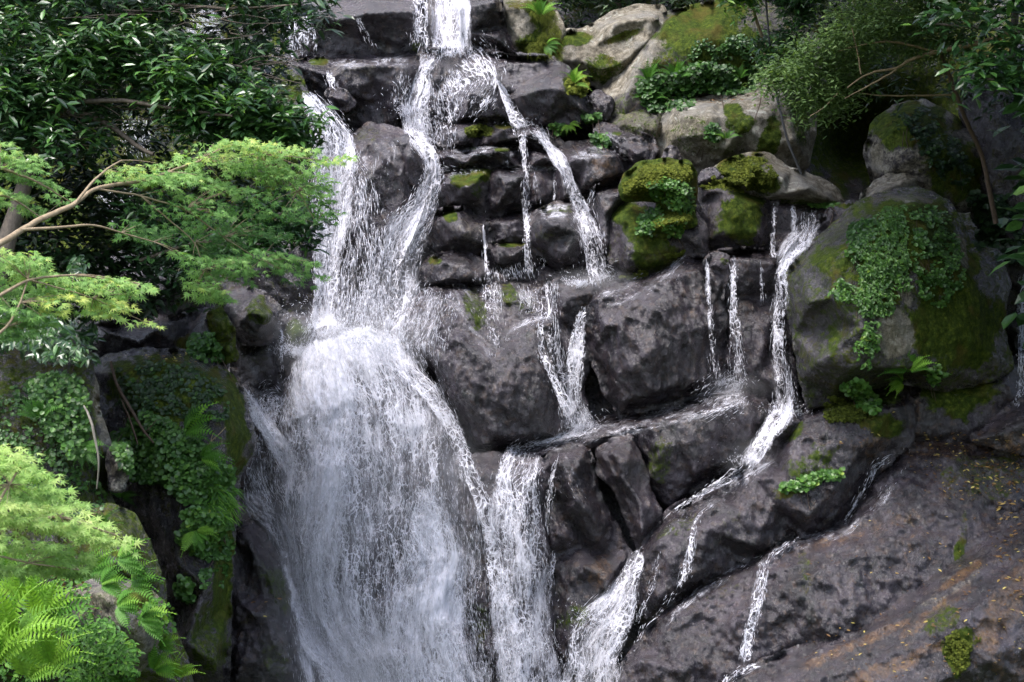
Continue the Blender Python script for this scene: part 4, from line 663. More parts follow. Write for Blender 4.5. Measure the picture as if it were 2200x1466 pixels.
for lab, pth in [('whitish water film with painted sheen down the long slanting slab', [(1610,846,70,.62),(1540,862,70,.6),(1470,884,60,.56),(1390,904,48,.52),(1300,926,42,.5),(1220,946,36,.5),(1130,966,30,.5),(1070,980,22,.45)]),
                 ('film with painted sheen on the top of the tall leaning block', [(1478,546,26,.5),(1440,585,50,.58),(1385,604,50,.55),(1330,628,60,.58),(1280,640,46,.5)]),
                 ('film with painted sheen spreading over the shoulder of the central rock', [(960,612,60,.5),(990,650,60,.5),(1020,690,50,.42),(1050,740,44,.5),(1070,790,20,.45)]),
                 ('film with painted sheen along the right brow of the central rock', [(1196,682,16,.5),(1150,690,26,.55),(1105,712,30,.5),(1080,750,36,.45)]),
                 ('film with painted sheen on the lip of the second long ledge', [(950,330,24,.45),(1030,326,22,.5),(1110,326,22,.5),(1190,338,20,.45)]),
                 ('film with painted sheen on the shelf under the second long ledge', [(950,374,24,.5),(1030,364,20,.55),(1110,362,16,.5),(1230,360,16,.45)]),
                 ('wet film with painted sheen on the brown fronted block', [(1215,325,26,.55),(1260,330,40,.6),(1330,328,22,.45)]),
                 ('film with painted sheen on the pinkish slab below the outcrop', [(1290,276,20,.5),(1320,300,34,.55),(1345,325,26,.45)]),
                 ('film with painted sheen over the crown of the large rounded boulder', [(1150,462,26,.5),(1195,452,36,.62),(1240,462,30,.55)]),
                 ('film with painted sheen along the crest of the sloping wet band', [(1660,975,46,.5),(1590,1030,40,.5),(1520,1075,34,.5),(1450,1118,26,.45),(1400,1160,20,.4)]),
                 ('film with painted sheen along the crest of the huge wet dome', [(1960,965,30,.35),(1900,1060,40,.42),(1820,1135,34,.42),(1720,1165,26,.45),(1600,1215,26,.42),(1500,1275,24,.42),(1420,1345,22,.4)]),
                 ('film with painted sheen on the pale lower ledges right of the lacy stream', [(1200,975,30,.45),(1225,1040,60,.42),(1240,1080,50,.4)]),
                 ('film with painted sheen on the smooth bluish bulge', [(800,290,70,.45),(820,330,80,.45),(810,400,60,.35)]),
                 ('film with painted sheen on the long ledge under the top left slab', [(650,140,14,.4),(740,136,24,.5),(830,132,26,.5),(890,126,26,.5)])]:
    stream(lab, pth, lift=.012, mats=('veil',), drops=.25, film=True, edge=.5, dsize=.6)  # thin water films whose white also stands in for sky sheen on the tops
splash('spray where the left fall strikes the big hump', [(700,725,110),(760,740,120),(820,760,90),(640,760,60)], 9000, .7)
splash('spray where the zigzag stream lands on the centre rocks', [(1295,600,46),(1245,612,40)], 1500)
splash('spray at the foot of the cleft fall', [(1240,920,50)], 1200)
splash('spray at the foot of the right hand fall', [(1610,996,50),(1690,890,50)], 1300)
splash('spray at the foot of the paired threads', [(1585,828,50),(1545,825,30)], 900)
splash('fine drops flying off the second stream', [(900,480,80),(860,560,110),(830,660,120),(880,240,60)], 3500, 1.)
splash('drops bouncing at the foot of the lower right cascade', [(1300,1340,80),(1260,1440,80),(1130,1400,80)], 2500)
splash('drops where the topmost fall lands', [(968,118,46),(1120,272,30),(930,365,30)], 1500)

# ------------------------------------------------------------------ spray haze
def volume_material(name, dens, soft=True):
    m = bpy.data.materials.new(name); m.use_nodes = True; n = m.node_tree.nodes; n.clear(); out = n.new('ShaderNodeOutputMaterial'); v = n.new('ShaderNodeVolumePrincipled')
    v.inputs['Color'].default_value = (.92, .92, .96, 1); v.inputs['Density'].default_value = dens; v.inputs['Anisotropy'].default_value = 0.
    m.node_tree.links.new(v.outputs[0], out.inputs['Volume'])
    if soft:
        tc = n.new('ShaderNodeTexCoord'); g = n.new('ShaderNodeTexGradient'); g.gradient_type = 'SPHERICAL'; m.node_tree.links.new(tc.outputs['Object'], g.inputs[0])
        nz = n.new('ShaderNodeTexNoise'); nz.inputs['Scale'].default_value = 1.6; nz.inputs['Detail'].default_value = 2; m.node_tree.links.new(tc.outputs['Object'], nz.inputs['Vector'])
        a = n.new('ShaderNodeMath'); a.operation = 'MULTIPLY'; m.node_tree.links.new(g.outputs['Fac'], a.inputs[0]); m.node_tree.links.new(nz.outputs['Fac'], a.inputs[1])
        b = n.new('ShaderNodeMath'); b.operation = 'MULTIPLY'; m.node_tree.links.new(a.outputs[0], b.inputs[0]); b.inputs[1].default_value = dens * 2; m.node_tree.links.new(b.outputs[0], v.inputs['Density'])
    return m
MISTM = volume_material('mist_air', .42)
def mist(label, x, y, rx, ry, rdm):
    d = float(zat(x, y)) - rdm * .35; n = 16; V, T = [], []
    for i in range(n + 1):
        for j in range(2 * n): a = math.pi * i / n; b = math.pi * j / n; V.append((math.sin(a) * math.cos(b), math.sin(a) * math.sin(b), math.cos(a)))
    for i in range(n):
        for j in range(2 * n): k = (j + 1) % (2 * n); T.append((i * 2 * n + j, (i + 1) * 2 * n + j, (i + 1) * 2 * n + k, i * 2 * n + k))
    o = link('mist', mesh_np('mist', V, np.array(T), None, MISTM), None, label, 'mist', None, 'stuff'); o.location = W(x, y, d); o.scale = (rx * d / F, rdm, ry * d / F)
mist('soft mist where the left fall strikes the big hump', 745, 735, 210, 100, 1.1)
mist('soft mist low on the main fall', 760, 1420, 260, 190, 1.1)
mist('soft mist along the left side of the main fall', 680, 1200, 130, 260, .8)
mist('soft mist over the middle of the main fall', 800, 1080, 300, 300, 1.0)
mist('soft mist where the zigzag stream lands', 1270, 605, 110, 34, .6)
mist('soft mist at the foot of the curtain wall', 1580, 830, 110, 40, .6)
mist('soft mist at the foot of the right hand fall', 1620, 980, 90, 60, .6)
mist('soft mist beside the second stream', 860, 600, 150, 180, .8)
# ------------------------------------------------------------------ plants
def nrmz(a): return a / (np.linalg.norm(a, axis=-1, keepdims=True) + 1e-9)
LAUREL_V = np.array([(0,0,0),(.3,.15,.035),(.68,.13,.02),(1,0,-.09),(.68,-.13,.02),(.3,-.15,.035),(.34,0,-.01),(.7,0,-.03)], float)
LAUREL_T = np.array([(0,6,1),(1,6,2),(2,6,7),(2,7,3),(0,5,6),(5,4,6),(6,4,7),(4,3,7)])
def _maple():
    V = [(0, 0, 0)]
    tips = [(-128, .42), (-84, .74), (-40, .94), (0, 1.), (40, .94), (84, .74), (128, .42)]
    for i, (a, r) in enumerate(tips):
        A = rad(a)
        if i: am = rad((a + tips[i - 1][0]) / 2); V.append((.24 * math.cos(am) + .12, .24 * math.sin(am), .015))
        V.append((r * math.cos(A) * .88 + .12, r * math.sin(A) * .88, -.13 * r))
    V = np.array(V); n = len(V) - 1; T = []
    # every lobe as a slim kite: notch, tip, notch + centre
    order = list(range(1, n + 1))
    for i in range(n - 1): T.append((0, order[i], order[i + 1]))
    return V, np.array(T)
MAPLE_V, MAPLE_T = _maple()
ROUND_V = np.array([(0,0,0),(.35,.42,.05),(.8,.36,.02),(1,0,-.06),(.8,-.36,.02),(.35,-.42,.05)], float)
ROUND_T = np.array([(0,3,1),(1,3,2),(0,5,3),(5,4,3)])
GRASS_V = np.array([(0,.03,0),(0,-.03,0),(.5,.03,.12),(.5,-.03,.12),(1,0,-.05)], float)
GRASS_T = np.array([(0,1,3),(0,3,2),(2,3,4)])
def _frond(n=14, droop=.34, wd=.17):
    V, T = [], []
    def c(t): return np.array([t * (1 - .12 * t), 0, .22 * math.sin(t * 2.2) - droop * t * t])
    for i in range(n + 1):
        t = i / n; p = c(t); V += [p + (0, .006, 0), p - (0, .006, 0)]
        if i: a = 2 * i; T += [(a - 2, a - 1, a + 1), (a - 2, a + 1, a)]
    for i in range(2, n + 1):
        t = i / (n + .6); p = c(t); L = wd * (math.sin(math.pi * min(1, t * 1.08 + .1)) ** .75) if t < .98 else .02; L = max(L, .02)
        for sg in (1, -1):
            b = len(V); w = .36 / n
            V += [p + (-w, 0, 0), p + (w, 0, 0), p + (L * .34 + w * .9, sg * L * .6, .012), p + (L * .34 - w * 1.0, sg * L * .6, .006), p + (L * .55, sg * L, -.05 * L)]
            T += [(b, b + 1, b + 2), (b, b + 2, b + 3), (b + 3, b + 2, b + 4)]
    return np.array(V, float), np.array(T)
FROND_V, FROND_T = _frond()

M_LAUREL = leaf_material('laurel_leaf', [(0, (.012, .034, .012)), (.5, (.032, .085, .022)), (.82, (.075, .18, .030)), (1, (.26, .44, .05))], .30, .22, .6)
M_DARK = leaf_material('shade_leaf', [(0, (.008, .020, .008)), (.6, (.020, .050, .014)), (1, (.06, .14, .02))], .45, .2, .4)  # darker copy of the leaf greens, with shade put into the colour
M_OLIVE = leaf_material('olive_leaf', [(0, (.045, .085, .028)), (.6, (.12, .20, .06)), (1, (.23, .33, .10))], .5, .35, .3)
M_MAPLE = leaf_material('maple_leaf', [(0, (.045, .12, .03)), (.4, (.12, .25, .065)), (.8, (.25, .40, .12)), (1, (.44, .50, .14))], .5, .45, .3)
M_MAPLE2 = leaf_material('young_maple_leaf', [(0, (.10, .20, .05)), (.5, (.27, .42, .12)), (1, (.50, .58, .22))], .5, .45, .3)
M_FERN = leaf_material('fern_leaf', [(0, (.030, .090, .018)), (.5, (.085, .22, .028)), (1, (.24, .42, .05))], .5, .4, .3)
M_CREEP = leaf_material('creeper_leaf', [(0, (.022, .060, .015)), (.5, (.060, .145, .028)), (.9, (.12, .24, .04)), (1, (.32, .36, .06))], .4, .25, .4)
M_MOSSF = leaf_material('moss_tuft', [(0, (.030, .040, .008)), (.5, (.085, .105, .016)), (1, (.19, .21, .035))], .8, .3, .1)
M_DEAD = leaf_material('dead_leaf', [(0, (.06, .03, .014)), (.5, (.19, .10, .035)), (.8, (.35, .24, .07)), (1, (.50, .42, .12))], .6, .2, .3)
M_BARK = bark_material('bark', (.035, .027, .02), (.12, .095, .07)); M_BARKL = bark_material('pale_bark', (.13, .09, .05), (.30, .23, .14)); M_BARKD = bark_material('dark_bark', (.03, .02, .014), (.09, .055, .035))

def tube(segs, mat, name, parent=None, sides=6, R0=None, **kw):
    """segs: list of polylines [(x, y, d, radius_px)] -> one mesh of tapered tubes"""
    V, T, off = [], [], 0
    for pl in segs:
        A = np.array(pl, float); t = np.concatenate([[0], np.cumsum(np.hypot(*np.diff(A[:, :2], axis=0).T) + 1e-6)]); n = max(3, int(t[-1] / 14)); tt = np.linspace(0, t[-1], n)
        C = np.stack([np.interp(tt, t, A[:, i]) for i in range(4)], -1)
        for _ in range(2): C[1:-1] = .25 * C[:-2] + .5 * C[1:-1] + .25 * C[2:]
        C[:, 0] += 1.5 * pn(np.stack([tt / 25, 0 * tt + A[0, 1], 0 * tt], -1), 2); C[:, 1] += 1.5 * pn(np.stack([tt / 25, 0 * tt, 0 * tt + A[0, 0]], -1), 3)
        P = W(C[:, 0], C[:, 1], C[:, 2]); r = C[:, 3] * C[:, 2] / F; tg = nrmz(np.gradient(P, axis=0)); a = nrmz(np.cross(tg, (0.01, 1, 0.02))); b = np.cross(tg, a)
        for k in range(sides):
            th = 2 * math.pi * k / sides; V.append(P + (math.cos(th) * a + math.sin(th) * b) * r[:, None])
        idx = off + np.arange(sides * n).reshape(sides, n)
        for k in range(sides):
            i, j = idx[k], idx[(k + 1) % sides]; T += [np.stack([i[:-1], j[:-1], j[1:]], -1), np.stack([i[:-1], j[1:], i[1:]], -1)]
        off += sides * n
    V = np.concatenate(V); T = np.concatenate(T)
    R0 = V[0] if R0 is None else R0
    o = link(name, mesh_np(name, V - R0, T, None, mat), parent, **kw)
    if parent is None: o.location = R0
    return o
def empty(name, loc, label, cat, group=None, kind=None):
    o = bpy.data.objects.new(name, None); COL.objects.link(o); o.location = loc; o['label'] = label; o['category'] = cat
    if group: o['group'] = group
    if kind: o['kind'] = kind
    return o
def sample(poly, n, holes=(), clump=None, seed=0):
    x0 = min(p[0] for p in poly); x1 = max(p[0] for p in poly); y0 = min(p[1] for p in poly); y1 = max(p[1] for p in poly); X = []; Y = []; m = 0
    for _ in range(60):
        x = rng.uniform(x0, x1, n * 2); y = rng.uniform(y0, y1, n * 2); jx = 14 * pn(np.stack([x / 30, y / 30, 0 * x], -1), 5)
        k = inside(x + jx, y + jx * .5, poly)
        for h in holes: k &= ~inside(x + jx, y + jx, h)
        if clump:
            v = fbm(np.stack([x / clump[0], y / clump[1], 0 * x + seed], -1), 2, 7); k &= v > clump[2] + rng.uniform(-.12, .12, len(x))
        X.append(x[k]); Y.append(y[k]); m += k.sum()
        if m >= n: break
    return np.concatenate(X)[:n], np.concatenate(Y)[:n]
def rv(n, s=1.): return rng.normal(0, s, (n, 3))
def whorls(poly, n, depth, dr, size, per=8, holes=(), clump=None, seed=0, up=.75, aspect=1., spread=.5, upness=.5, bright=.0, layer=0.):
    """leaf rosettes at twig ends; returns (pos, axis, normal, size, rnd)"""
    x, y = sample(poly, n, holes, clump, seed); n = len(x)
    bul = fbm(np.stack([x / 110, y / 80, 0 * x + seed + 3], -1), 2, 9)
    d = depth - bul * dr * .8 + rng.uniform(-.5, .5, n) * dr * .5
    C = W(x, y, d); pos = np.repeat(C, per, 0); m = len(pos); th = rng.uniform(0, 2 * math.pi, m)
    px = np.repeat(d, per) / F; s = size * px * rng.uniform(.7, 1.2, m)
    ax = np.stack([np.cos(th), np.sin(th) * .8 - .15, rng.normal(.0, .45, m) - .15], -1); ax = nrmz(ax)
    nr = nrmz(np.stack([rng.normal(0, .35, m), rng.normal(-.35, .3, m), np.full(m, up)], -1) + ax * .35)
    pos = pos + ax * (s * .12)[:, None] + rv(m, 1.) * (s * spread)[:, None]
    top = np.repeat(bul, per); r = np.clip(rng.beta(2, 2.6, m) * .8 + .14 * top + np.repeat(rng.normal(0, .1, n), per) + bright, 0, 1)
    return pos, ax, nr, s, r
def leafobj(name, L, tmpl, mat, parent=None, R0=None, aspect=1., **kw):
    pos, ax, nr, s, r = [np.concatenate(q) for q in zip(*L)] if isinstance(L, list) else L
    V, T, R = place(tmpl[0], tmpl[1], pos, ax, nr, s, s * aspect, s, r)
    R0 = V.mean(0) if R0 is None else R0
    o = link(name, mesh_np(name, V - R0, T, {'rnd': R}, mat, smooth=False), parent, **kw)
    if parent is None: o.location = R0
    return o
_leafmesh = {}
def leaves_as_parts(L, tmpl, mat, parent, R0, n, key):
    """the n largest leaves as objects of their own (6 shared meshes), the rest as one mass"""
    pos, ax, nr, s, r = [np.concatenate(q) for q in zip(*L)] if isinstance(L, list) else L
    o_ = np.argsort(pos[:, 1] + rng.normal(0, .15, len(pos)))[:n]; m = np.zeros(len(pos), bool); m[o_] = True
    ax = nrmz(ax); sdv = nrmz(np.cross(nr, ax)); nn = np.cross(ax, sdv)
    for i in o_:
        b = min(5, int(r[i] * 6)); k = (key, b)
        if k not in _leafmesh: _leafmesh[k] = mesh_np('leaf', tmpl[0], tmpl[1], {'rnd': np.full(len(tmpl[0]), (b + .5) / 6)}, mat, smooth=False)
        o = bpy.data.objects.new('leaf', _leafmesh[k]); COL.objects.link(o); o.parent = parent
        M = Matrix((ax[i], sdv[i], nn[i])).transposed().to_4x4() @ Matrix.Diagonal((s[i], s[i], s[i], 1)); M.translation = Vector(pos[i] - R0); o.matrix_local = M
    q = ~m
    leafobj('foliage', (pos[q], ax[q], nr[q], s[q], r[q]), tmpl, mat, parent, R0, kind='stuff')

# --- left evergreen broadleaf tree
R0 = W(40, 500, 20.); tr = empty('broadleaf_tree', R0, 'dark glossy evergreen tree spreading over the top left of the falls', 'tree')
tube([[(-60,760,19.6,30),(20,500,20,20),(70,340,20.2,15),(120,230,20.4,12),(180,130,20.6,9),(240,40,20.8,7),(300,-120,21,5)]], M_BARK, 'trunk', tr, R0=np.array(R0))
tube([[(110,245,20.4,9),(180,245,20.2,7),(240,270,20,6),(300,320,19.8,5),(330,332,19.7,4)], [(90,290,20.3,8),(150,220,19.9,6),(260,215,19.7,5),(380,235,19.5,4),(500,250,19.4,3)], [(180,130,20.6,7),(300,120,20.2,5),(420,130,20,4),(560,150,19.8,3)],
      [(60,360,20.2,7),(-20,280,20,5),(-120,220,20,4)], [(240,40,20.8,5),(360,10,20.4,4),(500,20,20,3),(640,10,19.9,2)], [(120,230,20.4,6),(60,120,20,5),(0,40,19.8,4)]], M_BARK, 'limb', tr, R0=np.array(R0))
tw = []
for _ in range(60):
    x = rng.uniform(20, 560); y = rng.uniform(20, 320); tw.append([(x, y, 20, 1.6), (x + rng.uniform(20, 60), y + rng.uniform(-24, 14), 19.9, 1.1), (x + rng.uniform(70, 130), y + rng.uniform(-30, 30), 19.7, .7)])
tube(tw, M_BARK, 'twig', tr, sides=4, R0=np.array(R0), kind='stuff')
hol = [[(365,30),(430,22),(520,30),(510,66),(440,80),(370,74)], [(236,225),(300,238),(420,270),(440,330),(330,330),(270,320),(240,280)], [(120,330),(330,330),(330,520),(120,520)]]
crown = [(-260,-260),(620,-260),(700,-10),(712,40),(690,62),(650,40),(610,70),(612,140),(560,170),(600,200),(640,230),(655,290),(600,318),(540,300),(470,318),(400,296),(320,318),(230,340),(190,330),(160,350),(60,330),(-60,400),(-260,420)]
Lf = [whorls(crown, 1500, 20.4, 1.4, 30, holes=hol, clump=(85, 60, -.1), seed=2), whorls(crown, 900, 21.6, 1., 28, holes=hol, seed=9, bright=-.2),
      whorls([(330,190),(420,200),(560,190),(620,225),(655,290),(600,318),(500,300),(400,290)], 260, 19.6, .6, 31, seed=4, bright=.13),
      whorls([(130,60),(300,50),(420,110),(560,180),(500,240),(380,190),(240,170),(120,160)], 260, 19.7, .6, 30, seed=5, bright=.1),
      whorls([(-20,90),(120,80),(160,160),(120,300),(180,320),(100,330),(-20,320)], 200, 19.6, .6, 32, seed=6)]
leafobj('shade_filler_foliage', [whorls([(-200,330),(180,330),(420,520),(440,640),(200,680),(-200,640)], 800, 23.4, .6, 26, seed=18), whorls([(60,200),(420,200),(560,340),(480,560),(200,600),(60,420)], 420, 23.9, .6, 24, seed=19, clump=(60, 50, -.05))], (LAUREL_V * (1, 1.3, 1), LAUREL_T), M_DARK, tr, np.array(R0), kind='stuff')  # dark leaf layer added over the pale cliff in place of shade
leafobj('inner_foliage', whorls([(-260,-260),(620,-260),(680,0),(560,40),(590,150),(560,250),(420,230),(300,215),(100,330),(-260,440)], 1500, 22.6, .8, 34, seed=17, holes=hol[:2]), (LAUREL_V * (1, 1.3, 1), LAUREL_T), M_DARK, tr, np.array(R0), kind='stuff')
leafobj('foliage', Lf, (LAUREL_V, LAUREL_T), M_LAUREL, tr, np.array(R0), kind='stuff')
# a lower bough that shows between the maple sprays
R0 = W(560, 520, 20.); t2 = empty('broadleaf_sapling', R0, 'dark leafed sapling showing under the maple beside the left fall', 'sapling')
tube([[(300,560,20.3,4),(420,520,20.2,3),(560,500,20,2),(660,480,20,1)], [(420,520,20.2,2),(520,420,20,2),(600,340,19.9,1)]], M_BARK, 'stem', t2, R0=np.array(R0))
leafobj('foliage', [whorls([(520,420),(600,400),(690,460),(680,520),(600,520),(530,560),(480,500)], 190, 20, .5, 26, seed=8, bright=.05), whorls([(270,420),(420,430),(500,540),(420,600),(300,560)], 130, 20.3, .4, 24, seed=9, bright=-.1), whorls([(600,250),(690,240),(680,330),(610,340)], 40, 19.9, .4, 26, seed=3, bright=.15)], (LAUREL_V, LAUREL_T), M_LAUREL, t2, np.array(R0), kind='stuff')

# --- trees at the upper right
R0 = W(2110, 460, 24.5); t3 = empty('fine_leaved_tree', R0, 'olive green fine leaved tree leaning out over the shaded hollow', 'tree')
tube([[(2140,480,24.6,6),(2110,330,24.4,5),(2075,260,24.2,5),(2050,190,24,4.5),(2020,110,23.8,4)]], M_BARKD, 'trunk', t3, R0=np.array(R0))
tube([[(2200,60,23.6,8),(2120,90,23.6,6),(2010,112,23.5,5),(1960,125,23.4,4),(1925,150,23.3,3),(1890,150,23.3,3),(1840,170,23.2,2),(1820,190,23.2,1.5)], [(1925,150,23.3,2.5),(1880,178,23.2,2),(1845,195,23.2,1.5),(1815,212,23.2,1)],
      [(2045,204,24,2.5),(1960,206,23.8,2),(1890,206,23.7,1.6),(1845,200,23.6,1.2)], [(2010,112,23.5,3),(1930,90,23.3,2.5),(1880,90,23.2,2),(1800,110,23.2,1.4)], [(1850,160,23.2,2),(1842,110,23.2,1.5),(1830,60,23.2,1)], [(1800,200,23.2,1.2),(1770,235,23.2,1),(1740,250,23.2,.8)]], M_BARKL, 'limb', t3, sides=5, R0=np.array(R0))
pol = [(1650,190),(1690,150),(1700,110),(1740,60),(1800,20),(1860,-30),(2050,-60),(2090,60),(2060,110),(1990,100),(1950,118),(1900,98),(1850,118),(1830,150),(1800,165),(1835,190),(1840,215),(1810,222),(1780,240),(1740,245),(1700,235),(1680,215)]
Lo = [whorls(q, n_, 23.3 + .1 * k_, .5, 12, per=9, seed=12 + k_, spread=1.3, bright=.06, clump=(34, 16, -.22)) for k_, (q, n_) in enumerate([([(1700,100),(1800,62),(1960,36),(1975,62),(1820,92),(1730,128)],230),([(1690,140),(1790,112),(1900,96),(1905,116),(1800,142),(1700,172)],200),
      ([(1672,178),(1760,152),(1850,156),(1830,180),(1740,206),(1676,208)],200),([(1690,222),(1780,198),(1850,206),(1846,226),(1760,248),(1700,244)],170),([(1780,24),(1950,-24),(2090,-24),(2080,34),(1950,36),(1800,54)],240),([(1900,104),(2050,72),(2100,96),(2010,124),(1930,122)],150),([(1640,150),(1700,118),(1720,140),(1660,196),(1632,200)],110),([(1860,40),(2000,50),(2060,60),(1960,84),(1880,80)],120)])]
Lo.append(whorls(pol, 300, 24., .8, 11, per=9, seed=33, spread=1.4, bright=-.25))
leafobj('foliage', Lo, (LAUREL_V * (1, 1.3, 1), LAUREL_T), M_OLIVE, t3, np.array(R0), kind='stuff')
R0 = W(2330, 400, 19.5); t4 = empty('broadleaf_tree', R0, 'broad leaved dark green tree reaching in at the top right corner', 'tree')
tube([[(2420,700,19.5,30),(2360,300,19.5,24),(2300,50,19.5,18),(2260,-200,19.5,12)]], M_BARK, 'trunk', t4, R0=np.array(R0))
tube([[(2310,90,19.5,8),(2200,70,19.3,5),(2100,60,19.1,3),(2000,50,19,2)], [(2330,220,19.5,7),(2220,180,19.2,4),(2120,170,19,2)]], M_BARK, 'limb', t4, R0=np.array(R0))
leafobj('foliage', [whorls([(1960,20),(2040,-20),(2100,-80),(2600,-300),(2640,260),(2300,200),(2200,180),(2130,150),(2090,110),(2030,80),(1960,70)], 420, 19.2, .8, 36, seed=21, clump=(80, 50, -.1)), whorls([(2060,130),(2130,110),(2200,140),(2200,190),(2120,170),(2070,190)], 30, 19, .3, 34, seed=22, bright=.05)], (LAUREL_V * (1, 1.15, 1), LAUREL_T), M_LAUREL, t4, np.array(R0), kind='stuff')
R0 = W(1640, 80, 27.); t5 = empty('small_tree', R0, 'slender small tree with bright tips on the slab at the tree line', 'tree')
tube([[(1650,170,27.4,4),(1640,80,27.2,4),(1622,40,27,3.5),(1608,-30,26.9,3)]], M_BARKL, 'trunk', t5, R0=np.array(R0))
leafobj('foliage', [whorls([(1540,-30),(1625,-30),(1640,10),(1600,28),(1565,24)], 60, 26.8, .3, 20, seed=31, bright=.42), whorls([(1640,-40),(1800,-40),(1720,60),(1720,150),(1690,150),(1650,152),(1612,112),(1640,80),(1700,60)], 330, 26.8, .6, 18, seed=32)], (LAUREL_V, LAUREL_T), M_LAUREL, t5, np.array(R0), kind='stuff')
# shaded forest behind the upper edge
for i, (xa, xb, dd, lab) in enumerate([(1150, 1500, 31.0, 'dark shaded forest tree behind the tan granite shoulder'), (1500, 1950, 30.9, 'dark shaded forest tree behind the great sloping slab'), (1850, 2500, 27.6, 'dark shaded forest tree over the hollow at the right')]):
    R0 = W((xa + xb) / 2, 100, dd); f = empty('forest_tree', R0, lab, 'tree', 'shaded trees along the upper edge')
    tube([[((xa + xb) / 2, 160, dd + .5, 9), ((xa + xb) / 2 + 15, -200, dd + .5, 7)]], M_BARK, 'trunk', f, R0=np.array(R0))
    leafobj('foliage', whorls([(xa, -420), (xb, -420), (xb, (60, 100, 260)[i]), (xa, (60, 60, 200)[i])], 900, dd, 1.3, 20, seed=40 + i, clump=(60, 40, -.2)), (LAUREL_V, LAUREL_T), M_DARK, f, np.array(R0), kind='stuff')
# unseen crowns added above the frame on the right bank to shade the hollow
for i, (x0, x1, y0, y1, dd, n_, lab) in enumerate([(1500, 2700, -1350, -260, 25, 1700, 'unseen tall tree whose crown is placed to shade the hollow'), (1780, 2900, -1300, -120, 20.5, 1300, 'unseen tall tree whose crown is placed to shade the right bank'), (2260, 2900, -300, 700, 23, 900, 'leafy tree closing the right side of the gorge')]):
    xe = x0 - 60 if x0 < 0 else x1; R0 = W(xe, y1 + 200, dd); f = empty('unseen_canopy_tree', R0, lab, 'tree')
    tube([[(xe, y1 + 1300, dd, 26), (xe, y1 + 200, dd, 22), ((x0 + x1) / 2, (y0 + y1) / 2, dd, 12)]], M_BARK, 'trunk', f, R0=np.array(R0))
    L_ = whorls([(x0, y0), (x1, y0), (x1, y1), (x0, y1)], n_, dd, 2.6, 58, seed=50 + i)
    L_[0][:, 1] += rng.uniform(-2., 2., len(L_[0]))
    leafobj('foliage', L_, (LAUREL_V * (1, 1.6, 1), LAUREL_T), M_LAUREL, f, np.array(R0), kind='stuff')

# --- maples
def maple(name, label, root, branches, twigs_to, areas, leafpx, mat, nobj, group=None):
    R0 = np.array(W(*root)); e = empty(name, R0, label, 'tree', group)
    tube(branches, M_BARKL, 'branch', e, R0=R0)
    L, tws = [], []
    for (poly, n, dep, per, rx, ry, br, tilt) in areas:
        x, y = sample(poly, n); n = len(x); x0 = min(p[0] for p in poly); x1 = max(p[0] for p in poly)
        y_hi = np.array([min([p[1] for p in poly if abs(p[0] - a) < 90] or [b]) for a, b in zip(x, y)])
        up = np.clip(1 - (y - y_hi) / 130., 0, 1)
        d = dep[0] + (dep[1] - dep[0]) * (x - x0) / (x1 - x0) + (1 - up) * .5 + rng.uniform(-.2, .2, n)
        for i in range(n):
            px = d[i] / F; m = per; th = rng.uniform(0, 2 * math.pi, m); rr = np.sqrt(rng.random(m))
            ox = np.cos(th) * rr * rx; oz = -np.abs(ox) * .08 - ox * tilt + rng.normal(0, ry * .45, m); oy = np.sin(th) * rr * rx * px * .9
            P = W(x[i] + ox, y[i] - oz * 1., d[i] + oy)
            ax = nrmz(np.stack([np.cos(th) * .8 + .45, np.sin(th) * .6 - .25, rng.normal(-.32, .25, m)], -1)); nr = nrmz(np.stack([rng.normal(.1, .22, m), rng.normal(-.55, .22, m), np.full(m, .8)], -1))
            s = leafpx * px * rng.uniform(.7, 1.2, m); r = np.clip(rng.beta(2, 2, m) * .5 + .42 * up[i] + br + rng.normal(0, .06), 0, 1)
            L.append((P, ax, nr, s, r))
            if rng.random() < .7:
                q = branches[0]; b = min((p for bb in branches for p in bb), key=lambda p: (p[0] - x[i] + 30) ** 2 + 2 * (p[1] - y[i]) ** 2)
                if math.hypot(b[0] - x[i], b[1] - y[i]) < 170: tws.append([(b[0], b[1], b[2], 1.1), ((b[0] + x[i]) / 2, (b[1] + y[i]) / 2 - 5, (b[2] + d[i]) / 2, .8), (x[i], y[i], d[i], .5)])
    if tws: tube(tws, M_BARKL, 'twig', e, sides=3, R0=R0, kind='stuff')
    leaves_as_parts(L, (MAPLE_V, MAPLE_T), mat, e, R0, nobj, name + mat.name)
    return e
